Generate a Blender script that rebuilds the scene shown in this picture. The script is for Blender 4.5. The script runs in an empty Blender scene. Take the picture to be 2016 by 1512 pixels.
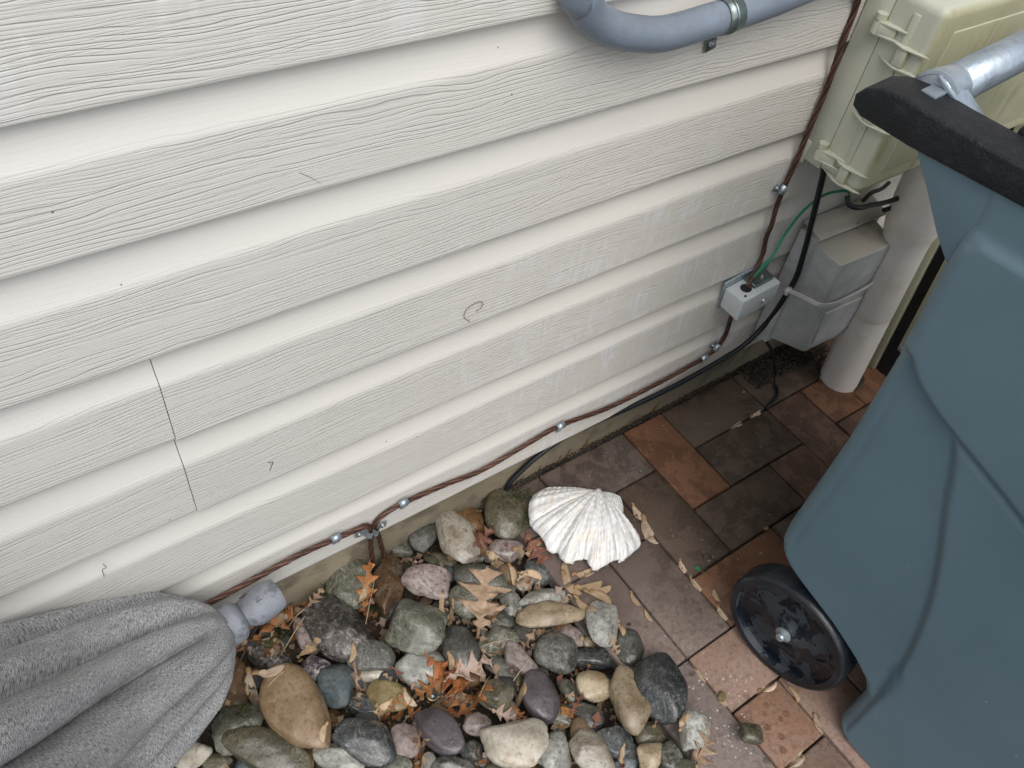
import bpy, bmesh, math, random
import numpy as np
from mathutils import Vector, Matrix
from mathutils.bvhtree import BVHTree

# ------------------------------------------------------------------ camera, world, sun, exposure
scene = bpy.context.scene
COL = scene.collection
CAM = np.array([-0.95657, -0.50498, 1.21749])
R = np.array([[0.8144275713259144, -0.5681675844651806, 0.11786995811984373],
              [-0.36386747003317904, -0.6582879802839793, -0.6589820932812155],
              [0.4520046408122659, 0.4938041423243037, -0.7428655825299305]])   # rows: right, down, forward
FPX = 1642.0
cam_data = bpy.data.cameras.new('camera')
cam = bpy.data.objects.new('camera', cam_data)
COL.objects.link(cam)
M = Matrix.Identity(4)
for i in range(3):
    M[i][0] = R[0][i]; M[i][1] = -R[1][i]; M[i][2] = -R[2][i]; M[i][3] = CAM[i]
cam.matrix_world = M
cam_data.sensor_width = 36.0
cam_data.lens = 36.0 * FPX / 2016.0
cam_data.clip_start = 0.02
cam_data.clip_end = 200.0
scene.camera = cam

world = bpy.data.worlds.new('World')
scene.world = world
world.use_nodes = True
wn = world.node_tree
sky = wn.nodes.new('ShaderNodeTexSky')
sky.sky_type = 'NISHITA'
sky.sun_disc = False
sky.sun_elevation = math.radians(58)
sky.sun_rotation = math.radians(200)
sky.air_density = 0.8
sky.dust_density = 3.0
sky.ozone_density = 1.0
hsv = wn.nodes.new('ShaderNodeHueSaturation')
hsv.inputs['Saturation'].default_value = 0.42
wn.links.new(sky.outputs[0], hsv.inputs['Color'])
wn.links.new(hsv.outputs[0], wn.nodes['Background'].inputs[0])
wn.nodes['Background'].inputs[1].default_value = 0.15
sun_data = bpy.data.lights.new('sun', 'SUN')
sun_data.energy = 0.75
sun_data.angle = math.radians(50)
sun_data.color = (1.0, 0.97, 0.91)
sun = bpy.data.objects.new('sun', sun_data)
COL.objects.link(sun)
_az, _el = math.radians(200), math.radians(58)
_sd = Vector((math.sin(_az) * math.cos(_el), math.cos(_az) * math.cos(_el), math.sin(_el)))
sun.rotation_euler = _sd.to_track_quat('Z', 'Y').to_euler()
scene.view_settings.view_transform = 'Standard'
scene.view_settings.look = 'None'
scene.view_settings.exposure = 0.56
scene.view_settings.gamma = 1.0
scene.view_settings.use_curve_mapping = False

# ------------------------------------------------------------------ helpers
rng = random.Random(7)
nr = np.random.RandomState(11)
YW = 0.085      # siding face
YF = 0.110      # foundation face

def ray(px, py):
    d = np.array([(px - 1008) / FPX, (py - 756) / FPX, 1.0]) @ R
    return CAM, d
def at(px, py, axis, val):
    c, d = ray(px, py)
    k = 'xyz'.index(axis)
    t = (val - c[k]) / d[k]
    return c + t * d
def V3(*a): return Vector(a)

def meta(o, label=None, cat=None, group=None, kind=None):
    if label: o['label'] = label
    if cat: o['category'] = cat
    if group: o['group'] = group
    if kind: o['kind'] = kind
    return o

def link(name, me, mat=None, parent=None, smooth=True):
    o = bpy.data.objects.new(name, me)
    COL.objects.link(o)
    if mat and not me.materials: me.materials.append(mat)
    if parent: o.parent = parent
    if smooth is not None and len(me.polygons):
        me.polygons.foreach_set('use_smooth', [bool(smooth)] * len(me.polygons))
    return o

def obj(name, verts, faces, mat=None, parent=None, smooth=True):
    me = bpy.data.meshes.new(name)
    me.from_pydata([tuple(map(float, v)) for v in verts], [], faces)
    me.update()
    return link(name, me, mat, parent, smooth)

def empty(name, loc=(0, 0, 0), rz=0.0):
    o = bpy.data.objects.new(name, None)
    o.location = loc; o.rotation_euler = (0, 0, rz)
    o.empty_display_size = 0.02
    COL.objects.link(o)
    return o

class MB:
    """collects shapes of one object"""
    def __init__(s): s.v = []; s.f = []
    def add(s, v, f):
        n = len(s.v)
        s.v += [tuple(map(float, p)) for p in v]
        s.f += [tuple(i + n for i in q) for q in f]
        return s
    def box(s, lo, hi, bev=0.0, seg=2, M=None, keep_back=False):
        bm = bmesh.new()
        bmesh.ops.create_cube(bm, size=1.0)
        for v in bm.verts:
            v.co = Vector([(lo[k] + hi[k]) / 2 + v.co[k] * (hi[k] - lo[k]) for k in range(3)])
        if bev > 0:
            bmesh.ops.bevel(bm, geom=[e for e in bm.edges if not (keep_back and min(e.verts[0].co.y, e.verts[1].co.y) > hi[1] - 1e-6)], offset=bev, segments=seg, profile=0.5, affect='EDGES')
        if M is not None: bmesh.ops.transform(bm, matrix=M, verts=bm.verts)
        bm.verts.ensure_lookup_table()
        s.add([v.co[:] for v in bm.verts], [tuple(v.index for v in f.verts) for f in bm.faces])
        bm.free(); return s
    def hexa(s, pts, bev=0.0, seg=2):
        """pts: 4 bottom then 4 top corners"""
        bm = bmesh.new()
        vs = [bm.verts.new(p) for p in pts]
        for q in ((3, 2, 1, 0), (4, 5, 6, 7), (0, 1, 5, 4), (1, 2, 6, 5), (2, 3, 7, 6), (3, 0, 4, 7)):
            bm.faces.new([vs[i] for i in q])
        bmesh.ops.recalc_face_normals(bm, faces=bm.faces)
        if bev > 0: bmesh.ops.bevel(bm, geom=bm.edges[:], offset=bev, segments=seg, profile=0.5, affect='EDGES')
        bm.verts.index_update()
        s.add([v.co[:] for v in bm.verts], [tuple(v.index for v in f.verts) for f in bm.faces])
        bm.free(); return s
    def prism(s, poly, d, bev=0.0):
        """poly: 3-D planar polygon, extruded by vector d"""
        bm = bmesh.new()
        a = [bm.verts.new(p) for p in poly]
        b = [bm.verts.new(Vector(p) + Vector(d)) for p in poly]
        n = len(a)
        bm.faces.new(a); bm.faces.new(b[::-1])
        for i in range(n): bm.faces.new([a[i], b[i], b[(i + 1) % n], a[(i + 1) % n]])
        bmesh.ops.recalc_face_normals(bm, faces=bm.faces)
        if bev > 0: bmesh.ops.bevel(bm, geom=bm.edges[:], offset=bev, segments=2, profile=0.5, affect='EDGES')
        bm.verts.index_update()
        s.add([v.co[:] for v in bm.verts], [tuple(v.index for v in f.verts) for f in bm.faces])
        bm.free(); return s
    def tube(s, pts, r, n=12, cap=True):
        P = np.array([tuple(p) for p in pts], float)
        rr = np.full(len(P), r) if np.isscalar(r) else np.array(r, float)
        T = np.gradient(P, axis=0); T /= np.linalg.norm(T, axis=1)[:, None] + 1e-12
        u = np.cross(T[0], [0, 0, 1.0])
        if np.linalg.norm(u) < 1e-3: u = np.cross(T[0], [1.0, 0, 0])
        u /= np.linalg.norm(u)
        v = []; f = []
        for i in range(len(P)):
            u = u - T[i] * (u @ T[i]); u /= np.linalg.norm(u)
            w = np.cross(T[i], u)
            for k in range(n):
                a = 2 * math.pi * k / n
                v.append(P[i] + rr[i] * (math.cos(a) * u + math.sin(a) * w))
        for i in range(len(P) - 1):
            for k in range(n):
                k2 = (k + 1) % n
                f.append((i * n + k, i * n + k2, (i + 1) * n + k2, (i + 1) * n + k))
        if cap:
            f.append(tuple(range(n))[::-1]); f.append(tuple((len(P) - 1) * n + k for k in range(n)))
        return s.add(v, f)
    def lathe(s, prof, o, axis, n=32, cap=True):
        """prof: (radius, distance along axis)"""
        axis = Vector(axis).normalized()
        u = axis.orthogonal().normalized(); w = axis.cross(u)
        o = Vector(o); v = []; f = []
        for (r, h) in prof:
            for k in range(n):
                a = 2 * math.pi * k / n
                v.append(o + axis * h + (u * math.cos(a) + w * math.sin(a)) * r)
        m = len(prof)
        for i in range(m - 1):
            for k in range(n):
                k2 = (k + 1) % n
                f.append((i * n + k, i * n + k2, (i + 1) * n + k2, (i + 1) * n + k))
        if cap and prof[0][0] > 1e-6: f.append(tuple(range(n))[::-1])
        if cap and prof[-1][0] > 1e-6: f.append(tuple((m - 1) * n + k for k in range(n)))
        return s.add(v, f)
    def build(s, name, mat, parent=None, smooth=True, auto=None):
        o = obj(name, s.v, s.f, mat, parent, smooth)
        if auto is not None:
            bm = bmesh.new(); bm.from_mesh(o.data)
            for e in bm.edges:
                if len(e.link_faces) == 2 and e.calc_face_angle(0) > math.radians(auto): e.smooth = False
            bm.to_mesh(o.data); bm.free()
        return o

def spline(pts, n=8):
    P = [np.array(p, float) for p in pts]
    P = [2 * P[0] - P[1]] + P + [2 * P[-1] - P[-2]]
    out = []
    for i in range(1, len(P) - 2):
        p0, p1, p2, p3 = P[i - 1:i + 3]
        for k in range(n):
            t = k / n
            out.append(.5 * ((2 * p1) + (-p0 + p2) * t + (2 * p0 - 5 * p1 + 4 * p2 - p3) * t * t + (-p0 + 3 * p1 - 3 * p2 + p3) * t ** 3))
    out.append(P[-2])
    return out

def snoise(p, seed=0):
    """cheap smooth pseudo noise on an array of points (n,3) -> (n,)"""
    rs = np.random.RandomState(seed)
    o = np.zeros(len(p))
    for k in range(6):
        w = rs.normal(size=3); ph = rs.uniform(0, 6.28)
        o += np.sin(p @ w * 1.6 + ph)
    return o / 6

# ------------------------------------------------------------------ materials
class NT:
    def __init__(s, name):
        s.m = bpy.data.materials.new(name); s.m.use_nodes = True
        s.t = s.m.node_tree; s.b = s.t.nodes['Principled BSDF']
    def n(s, typ, **kw):
        nd = s.t.nodes.new(typ)
        ins = kw.pop('ins', {})
        for k, v in kw.items(): setattr(nd, k, v)
        for k, v in ins.items(): s.set(nd.inputs[k], v)
        return nd
    def set(s, sock, v):
        if isinstance(v, bpy.types.NodeSocket): s.t.links.new(v, sock)
        elif isinstance(v, bpy.types.Node): s.t.links.new(v.outputs[0], sock)
        else:
            if hasattr(sock, 'default_value') and hasattr(sock.default_value, '__len__') and not hasattr(v, '__len__'): v = (v,) * len(sock.default_value)
            if hasattr(v, '__len__') and len(v) == 3 and len(sock.default_value) == 4: v = (*v, 1.0)
            sock.default_value = v
    def math(s, op, a, b=0.0, c=None, clamp=False):
        nd = s.n('ShaderNodeMath', operation=op, use_clamp=clamp)
        s.set(nd.inputs[0], a); s.set(nd.inputs[1], b)
        if c is not None: s.set(nd.inputs[2], c)
        return nd.outputs[0]
    def mix(s, f, a, b, blend='MIX'):
        nd = s.n('ShaderNodeMix', data_type='RGBA', blend_type=blend, clamp_factor=True)
        s.set(nd.inputs[0], f); s.set(nd.inputs[6], a); s.set(nd.inputs[7], b)
        return nd.outputs[2]
    def ramp(s, f, lo, hi, a=0.0, b=1.0):
        nd = s.n('ShaderNodeMapRange', interpolation_type='SMOOTHSTEP')
        s.set(nd.inputs[0], f); s.set(nd.inputs[1], lo); s.set(nd.inputs[2], hi); s.set(nd.inputs[3], a); s.set(nd.inputs[4], b)
        return nd.outputs[0]
    def co(s, kind='Object', scale=(1, 1, 1), rand=False, rot=(0, 0, 0)):
        if kind == 'World': c = s.n('ShaderNodeNewGeometry').outputs['Position']
        else: c = s.n('ShaderNodeTexCoord').outputs[kind]
        mp = s.n('ShaderNodeMapping'); s.set(mp.inputs[0], c); mp.inputs['Scale'].default_value = scale
        mp.inputs['Rotation'].default_value = rot
        if rand:
            oi = s.n('ShaderNodeObjectInfo')
            r = s.math('MULTIPLY', oi.outputs['Random'], 37.0)
            cb = s.n('ShaderNodeCombineXYZ'); s.set(cb.inputs[0], r); s.set(cb.inputs[1], s.math('MULTIPLY', r, 1.7)); s.set(cb.inputs[2], s.math('MULTIPLY', r, -1.3))
            s.set(mp.inputs['Location'], cb)
        return mp.outputs[0]
    def noise(s, co, scale=5, detail=4, rough=.55, dist=0.0):
        nd = s.n('ShaderNodeTexNoise'); s.set(nd.inputs['Vector'], co)
        nd.inputs['Scale'].default_value = scale; nd.inputs['Detail'].default_value = detail
        nd.inputs['Roughness'].default_value = rough; nd.inputs['Distortion'].default_value = dist
        return nd.outputs['Fac']
    def voro(s, co, scale=5, feature='F1'):
        nd = s.n('ShaderNodeTexVoronoi', feature=feature); s.set(nd.inputs['Vector'], co); nd.inputs['Scale'].default_value = scale
        return nd.outputs['Distance']
    def bump(s, h, dist=.001, strength=1.0, normal=None):
        nd = s.n('ShaderNodeBump'); s.set(nd.inputs['Height'], h); nd.inputs['Distance'].default_value = dist; nd.inputs['Strength'].default_value = strength
        if normal is not None: s.set(nd.inputs['Normal'], normal)
        return nd.outputs[0]
    def out(s, col=None, rough=None, normal=None, metal=None, spec=None, coat=None):
        b = s.b
        if col is not None: s.set(b.inputs['Base Color'], col)
        if rough is not None: s.set(b.inputs['Roughness'], rough)
        if normal is not None: s.set(b.inputs['Normal'], normal)
        if metal is not None: s.set(b.inputs['Metallic'], metal)
        if spec is not None: s.set(b.inputs['Specular IOR Level'], spec)
        if coat is not None: s.set(b.inputs['Coat Weight'], coat)
        return s.m

def sc(c, k): return tuple(x * k for x in c)

def plain(name, col, rough=.5, var=.25, scale=30, bump=.0003, metal=0.0, dirt=None, spec=.5, coat=0.0):
    t = NT(name); co = t.co()
    n = t.noise(co, scale, 5, .6); n2 = t.noise(co, scale * 6, 3, .6); n3 = t.noise(co, scale * .25, 3, .5)
    c = t.mix(t.ramp(n3, .3, .7), sc(col, 1 - var), sc(col, 1 + var * .6))
    c = t.mix(t.math('MULTIPLY', t.ramp(n, .45, .75), .5), c, sc(col, 1 - var * 1.4))
    if dirt: c = t.mix(t.math('MULTIPLY', t.ramp(n, .5, .68), dirt[1]), c, dirt[0])
    rg = t.math('ADD', t.math('MULTIPLY', n, .3), rough - .15, clamp=True)
    return t.out(c, rg, t.bump(t.math('ADD', n, t.math('MULTIPLY', n2, .5)), bump), metal, spec, coat)

def siding_mat():
    t = NT('vinyl_siding')
    pos = t.n('ShaderNodeNewGeometry').outputs['Position']
    sx = t.n('ShaderNodeSeparateXYZ'); t.set(sx.inputs[0], pos)
    x, y, z = sx.outputs[0], sx.outputs[1], sx.outputs[2]
    at_ = t.n('ShaderNodeAttribute', attribute_name='grain').outputs['Fac']
    sd = t.n('ShaderNodeAttribute', attribute_name='course').outputs['Fac']
    # wavy, roughly parallel grain lines that wander, thin out and merge
    def nz(ax, az, d=2, off=0.0):
        cb = t.n('ShaderNodeCombineXYZ'); t.set(cb.inputs[0], t.math('MULTIPLY', x, ax)); t.set(cb.inputs[1], t.math('ADD', t.math('MULTIPLY', sd, 3.1), off)); t.set(cb.inputs[2], t.math('MULTIPLY', z, az))
        return t.noise(cb.outputs[0], 1.0, d, .55)
    def lines(freq, a1, a2, off):
        ph = t.math('ADD', t.math('MULTIPLY', z, freq), t.math('MULTIPLY', nz(3.2, 11, 2, off), a1))
        ph = t.math('ADD', ph, t.math('MULTIPLY', nz(11, 55, 2, off + 5), a2))
        fr = t.math('FRACT', ph)
        prof_ = t.math('MULTIPLY', t.ramp(fr, .0, .16), t.ramp(fr, 1.0, .70))       # sharp one side, soft the other
        on = t.ramp(nz(5.5, 150, 2, off + 9), .34, .56)
        return t.math('MULTIPLY', t.math('SUBTRACT', 1.0, prof_), on)
    d1 = lines(200.0, 7.5, 2.0, 0.0)
    d2 = lines(380.0, 10.0, 2.6, 20.0)
    depth = t.math('MAXIMUM', d1, t.math('MULTIPLY', d2, .55))
    depth = t.math('MULTIPLY', depth, at_)
    fine = nz(9, 480, 3, 2)
    h = t.math('SUBTRACT', t.math('MULTIPLY', t.math('MULTIPLY', fine, .30), t.math('ADD', .12, at_)), depth)
    # colour
    base = t.mix(t.ramp(x, -1.6, .4), (.63, .632, .60), (.65, .612, .545))
    big = t.noise(t.co('World', (3, 1, 6)), 1.0, 4)
    base = t.mix(t.math('MULTIPLY', t.ramp(big, .35, .7), .35), base, (.60, .585, .545))
    col = t.mix(t.math('MULTIPLY', depth, .44), base, (.36, .35, .32))
    # chalky wash marks and brown runs on the low right part
    m = t.math('MULTIPLY', t.ramp(x, -.75, -.2), t.ramp(z, .74, .5))
    m = t.math('MULTIPLY', m, at_)
    blot = t.ramp(t.noise(t.co('World', (19, 1, 15)), 1.0, 6, .72), .44, .60)
    runs = t.noise(t.co('World', (110, 1, 9), rot=(0, .25, 0)), 1.0, 4, .65)
    col = t.mix(t.math('MULTIPLY', t.math('MULTIPLY', m, blot), t.ramp(runs, .42, .62)), col, (.69, .70, .70))
    col = t.mix(t.math('MULTIPLY', t.math('MULTIPLY', m, t.ramp(blot, .2, .9)), t.math('MULTIPLY', t.ramp(runs, .56, .70), .55)), col, (.36, .30, .26))
    # bluish rinse marks near the top
    m2 = t.math('MULTIPLY', t.ramp(z, .80, .95), t.math('MULTIPLY', t.ramp(t.noise(t.co('World', (30, 1, 5)), 1.0, 3), .5, .64), .5))
    col = t.mix(t.math('MULTIPLY', m2, at_), col, (.70, .72, .71))
    # small specks
    vo = t.n('ShaderNodeTexVoronoi', feature='F1'); t.set(vo.inputs['Vector'], t.co('World', (1, .01, 1))); vo.inputs['Scale'].default_value = 26
    spk = t.math('LESS_THAN', vo.outputs['Distance'], .028)
    sel = t.math('GREATER_THAN', t.noise(t.co('World', (3, 1, 3)), 3, 1), .52)
    col = t.mix(t.math('MULTIPLY', t.math('MULTIPLY', spk, sel), .8), col, (.10, .08, .06))
    return t.out(col, .5, t.bump(h, .00048, .9), spec=.35)

def stone_mat(name, c1, c2, c3=(.45, .42, .36), speck=.35, vein=.0, rough=.5, patch=.5, scale=22):
    t = NT(name); co = t.co(rand=True)
    warp = t.noise(co, 14, 3)
    n = t.noise(co, scale, 8, .62, .35); f = t.noise(co, 160, 4, .7); ff = t.noise(co, 420, 3, .7)
    c = t.mix(t.ramp(n, .5 - .22, .5 + .18), c1, c2)
    c = t.mix(t.math('MULTIPLY', t.ramp(t.noise(co, 55, 6, .65), .5, .66), patch), c, c3)
    c = t.mix(t.math('MULTIPLY', t.ramp(f, .54, .66), speck), c, sc(c3, 1.1))
    c = t.mix(t.math('MULTIPLY', t.ramp(f, .48, .36), .45 + speck * .4), c, sc(c1, .35))
    c = t.mix(t.math('MULTIPLY', t.ramp(ff, .55, .7), .25 + speck * .4), c, sc(c3, 1.15))
    if vein > 0:
        v = t.ramp(t.math('ABSOLUTE', t.math('SUBTRACT', t.noise(co, 26, 4, .6, 1.3), .5)), .0, .018, 1, 0)
        c = t.mix(t.math('MULTIPLY', v, vein), c, (.62, .60, .54))
    oi = t.n('ShaderNodeObjectInfo')
    hs = t.n('ShaderNodeHueSaturation'); t.set(hs.inputs['Color'], c)
    t.set(hs.inputs['Value'], t.math('ADD', .72, t.math('MULTIPLY', oi.outputs['Random'], .40)))
    dirt = t.math('MULTIPLY', t.ramp(t.noise(co, 9, 5, .6), .46, .62), .55)
    c = t.mix(dirt, c, sc(c1, .55)); t.set(hs.inputs['Color'], c)
    hs.inputs['Saturation'].default_value = 1.0
    wet = t.ramp(t.noise(co, 16, 3), .36, .60)
    rg = t.math('SUBTRACT', rough + .08, t.math('MULTIPLY', wet, .34))
    rg = t.math('ADD', rg, t.math('MULTIPLY', t.math('SUBTRACT', f, .5), .4), clamp=True)
    h = t.math('ADD', t.math('MULTIPLY', n, 1.0), t.math('ADD', t.math('MULTIPLY', f, .35), t.math('MULTIPLY', ff, .12)))
    return t.out(hs.outputs[0], rg, t.bump(h, .0035, .8), spec=.5, coat=t.math('MULTIPLY', wet, .35))

def brick_mat(name, c1, c2, fleck=.3):
    t = NT(name); co = t.co('World'); cr = t.co(rand=True)
    n = t.noise(cr, 9, 6, .6, .2); f = t.noise(co, 260, 4, .75); g = t.noise(co, 700, 2, .7)
    c = t.mix(t.ramp(n, .35, .68), c1, c2)
    c = t.mix(t.math('MULTIPLY', t.ramp(f, .52, .68), .35), c, sc(c2, 1.9))
    c = t.mix(t.math('MULTIPLY', t.ramp(f, .46, .34), .55), c, sc(c1, .35))
    c = t.mix(t.math('MULTIPLY', t.ramp(g, .58, .7), .5), c, sc(c1, .4))
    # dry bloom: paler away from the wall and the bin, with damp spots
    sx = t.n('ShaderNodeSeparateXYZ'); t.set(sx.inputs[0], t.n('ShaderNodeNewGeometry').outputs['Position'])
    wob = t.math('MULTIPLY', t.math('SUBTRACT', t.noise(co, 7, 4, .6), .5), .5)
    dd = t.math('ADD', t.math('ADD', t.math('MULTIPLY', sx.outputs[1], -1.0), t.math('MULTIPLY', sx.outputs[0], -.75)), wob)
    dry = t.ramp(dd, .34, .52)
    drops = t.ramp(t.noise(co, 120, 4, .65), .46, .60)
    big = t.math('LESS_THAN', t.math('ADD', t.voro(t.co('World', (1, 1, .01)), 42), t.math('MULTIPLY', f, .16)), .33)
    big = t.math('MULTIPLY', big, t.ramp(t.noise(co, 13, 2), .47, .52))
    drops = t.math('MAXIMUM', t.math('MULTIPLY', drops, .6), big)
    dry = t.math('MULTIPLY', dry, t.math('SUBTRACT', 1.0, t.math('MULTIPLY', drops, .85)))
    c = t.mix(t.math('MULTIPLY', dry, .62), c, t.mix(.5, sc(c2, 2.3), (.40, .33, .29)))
    vo = t.voro(t.co('World', (1, 1, 1)), 60)
    pick = t.ramp(t.noise(co, 20, 2), .5, .62)
    c = t.mix(t.math('MULTIPLY', t.math('MULTIPLY', t.math('LESS_THAN', t.math('ADD', vo, t.math('MULTIPLY', f, .12)), .18), pick), fleck), c, (.55, .53, .50))
    damp = t.ramp(t.noise(co, 24, 7, .7, .3), .46, .53)
    damp = t.math('MULTIPLY', damp, t.ramp(t.noise(co, 4.5, 2), .36, .5))
    c = t.mix(t.math('MULTIPLY', t.math('SUBTRACT', 1.0, damp), .42), c, sc(c2, 1.75))
    rg = t.math('ADD', .40, t.math('MULTIPLY', dry, .4), clamp=True)
    h = t.math('ADD', t.math('MULTIPLY', f, .8), t.math('ADD', t.math('MULTIPLY', g, .6), t.math('MULTIPLY', n, .8)))
    return t.out(c, rg, t.bump(h, .0020, .8), spec=.22)

def leaf_mat(name, c1, c2, rough=.6):
    t = NT(name); co = t.co(rand=True)
    n = t.noise(co, 60, 5, .65, .5); f = t.noise(co, 400, 3, .7)
    c = t.mix(t.ramp(n, .35, .65), c1, c2)
    c = t.mix(t.math('MULTIPLY', t.ramp(f, .55, .7), .4), c, sc(c1, .45))
    oi = t.n('ShaderNodeObjectInfo'); hs = t.n('ShaderNodeHueSaturation'); t.set(hs.inputs['Color'], c)
    t.set(hs.inputs['Value'], t.math('ADD', .75, t.math('MULTIPLY', oi.outputs['Random'], .5)))
    return t.out(hs.outputs[0], rough, t.bump(t.math('ADD', n, f), .0008), spec=.3)

MAT = {}
MAT['siding'] = siding_mat()
MAT['foundation'] = plain('foundation_parging', (.24, .205, .14), .85, .35, 14, .0025, dirt=((.09, .075, .05), .6))
MAT['mastic'] = plain('brown_sealant', (.13, .075, .035), .5, .3, 60, .001)
MAT['soil'] = plain('damp_soil', (.055, .042, .030), .9, .5, 40, .008, dirt=((.13, .09, .05), .5))
MAT['joint'] = plain('joint_sand', (.05, .042, .034), .95, .4, 60, .003)
MAT['yard'] = plain('bare_yard', (.11, .10, .075), .95, .4, 3, .01, dirt=((.06, .09, .03), .7))
MAT['copper'] = plain('weathered_copper', (.165, .078, .052), .45, .35, 80, .0003, metal=.35, dirt=((.06, .03, .02), .6))
MAT['copper_dark'] = plain('shaded_copper', (.055, .028, .020), .5, .35, 80, .0003, metal=.3)  # darker copy of the copper, shade of the twisted strands put into colour
MAT['zinc'] = plain('galvanised_steel', (.42, .49, .53), .38, .3, 60, .0003, metal=.7, dirt=((.22, .25, .27), .5))
MAT['screw'] = plain('screw_steel', (.5, .52, .53), .3, .2, 80, .0002, metal=.9)
MAT['zinc_dark'] = plain('wet_zinc_strap', (.20, .25, .24), .3, .35, 60, .0003, metal=.8)
MAT['conduit'] = plain('painted_conduit', (.175, .210, .255), .42, .18, 40, .0008, dirt=((.17, .18, .21), .5))
MAT['black_cable'] = plain('black_rubber', (.009, .011, .014), .38, .3, 60, .0003, spec=.4)
MAT['green_cable'] = plain('green_insulation', (.012, .235, .115), .4, .2, 60, .0002)
MAT['block'] = plain('light_grey_plastic', (.52, .56, .56), .42, .06, 40, .0003, dirt=((.42, .44, .42), .35))
MAT['dark_plastic'] = plain('dark_plastic', (.02, .02, .022), .5, .3, 60, .0004)
MAT['pvc'] = plain('cream_pvc', (.86, .82, .75), .42, .05, 10, .0004, dirt=((.58, .50, .38), .35))
MAT['band'] = plain('pale_strap', (.55, .56, .53), .45, .1, 50, .0003)
MAT['gold'] = plain('brass_fitting', (.42, .36, .24), .32, .3, 70, .0003, metal=.8)
MAT['cab'] = plain('beige_enamel', (.50, .50, .36), .5, .12, 18, .0004, dirt=((.32, .31, .20), .4))
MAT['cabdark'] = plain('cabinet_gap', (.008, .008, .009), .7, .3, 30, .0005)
MAT['finial'] = plain('grey_cast_plastic', (.215, .232, .262), .5, .35, 60, .0016, dirt=((.105, .11, .125), .8))
MAT['rust'] = plain('dark_rusty_steel', (.035, .022, .018), .5, .4, 90, .0006, metal=.4)
MAT['hair'] = plain('dry_tendril', (.16, .11, .09), .8, .3, 80, .0002)
MAT['litter_green'] = plain('green_plastic_scrap', (.03, .30, .15), .4, .2, 60, .0003)
MAT['glass'] = plain('wet_black_rubber', (.010, .013, .018), .30, .3, 40, .0006, dirt=((.022, .028, .036), .8), spec=.45)
MAT['beam'] = plain('black_textured_plastic', (.0085, .0105, .0125), .50, .35, 60, .0028, dirt=((.024, .025, .028), .6), spec=.28)
MAT['barzinc'] = plain('galvanised_bar', (.36, .42, .47), .34, .3, 35, .0009, metal=.55, dirt=((.22, .25, .29), .5))
MAT['chip'] = plain('chalk_chip', (.6, .58, .52), .8, .15, 50, .001)

def telbox_mat():
    t = NT('weathered_grey_plastic'); co = t.co()
    n = t.noise(co, 18, 6, .65); f = t.noise(co, 120, 4, .7)
    c = t.mix(t.ramp(n, .35, .65), (.36, .37, .365), (.47, .48, .465))
    nrm = t.n('ShaderNodeNewGeometry').outputs['Normal']
    s = t.n('ShaderNodeSeparateXYZ'); t.set(s.inputs[0], nrm)
    c = t.mix(t.math('MULTIPLY', t.ramp(s.outputs[2], .4, .8), t.ramp(n, .25, .5, .6, 1)), c, (.44, .41, .34))   # settled dust
    c = t.mix(t.math('MULTIPLY', t.ramp(f, .5, .7), .4), c, (.38, .38, .36))
    return t.out(c, .7, t.bump(t.math('ADD', n, f), .0008), spec=.3)
MAT['telbox'] = telbox_mat()

def utilbox_mat():
    t = NT('faded_green_beige_plastic'); co = t.co()
    n = t.noise(co, 8, 5, .6); f = t.noise(co, 140, 4, .7)
    c = t.mix(t.ramp(n, .35, .65), (.46, .475, .385), (.51, .52, .42))
    geo = t.n('ShaderNodeNewGeometry'); s = t.n('ShaderNodeSeparateXYZ'); t.set(s.inputs[0], geo.outputs['Normal'])
    # yellowed front cover with green run marks
    front = t.ramp(s.outputs[1], -.35, -.85)
    c = t.mix(front, c, t.mix(t.ramp(n, .35, .65), (.41, .40, .25), (.48, .47, .33)))
    runs = t.ramp(t.noise(t.co('Object', (30, 30, 5)), 1.0, 5, .65), .52, .68)
    c = t.mix(t.math('MULTIPLY', t.math('MULTIPLY', runs, front), .55), c, (.20, .20, .09))
    c = t.mix(t.math('MULTIPLY', t.ramp(f, .62, .72), .35), c, (.66, .64, .48))
    return t.out(c, .5, t.bump(f, .0004), spec=.4)
MAT['utilbox'] = utilbox_mat()

def bin_mat():
    t = NT('blue_grey_bin_plastic'); co = t.co()
    n = t.noise(co, 5, 5, .6); f = t.noise(co, 900, 2, .6); sm = t.noise(t.co('Object', (4, 30, 4), rot=(.6, 0, 0)), 3, 5, .65)
    c = t.mix(t.ramp(n, .3, .7), (.090, .148, .182), (.105, .165, .200))
    c = t.mix(t.math('MULTIPLY', t.ramp(sm, .6, .78), .22), c, (.17, .21, .22))
    spk = t.math('LESS_THAN', t.voro(co, 34), .035)
    c = t.mix(t.math('MULTIPLY', spk, t.ramp(t.noise(co, 12, 2), .5, .6)), c, (.5, .55, .57))
    rg = t.math('ADD', .40, t.math('MULTIPLY', sm, .18))
    return t.out(c, rg, t.bump(t.math('ADD', f, t.math('MULTIPLY', n, 4)), .00022, .7), spec=.45)
MAT['bin'] = bin_mat()

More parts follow.
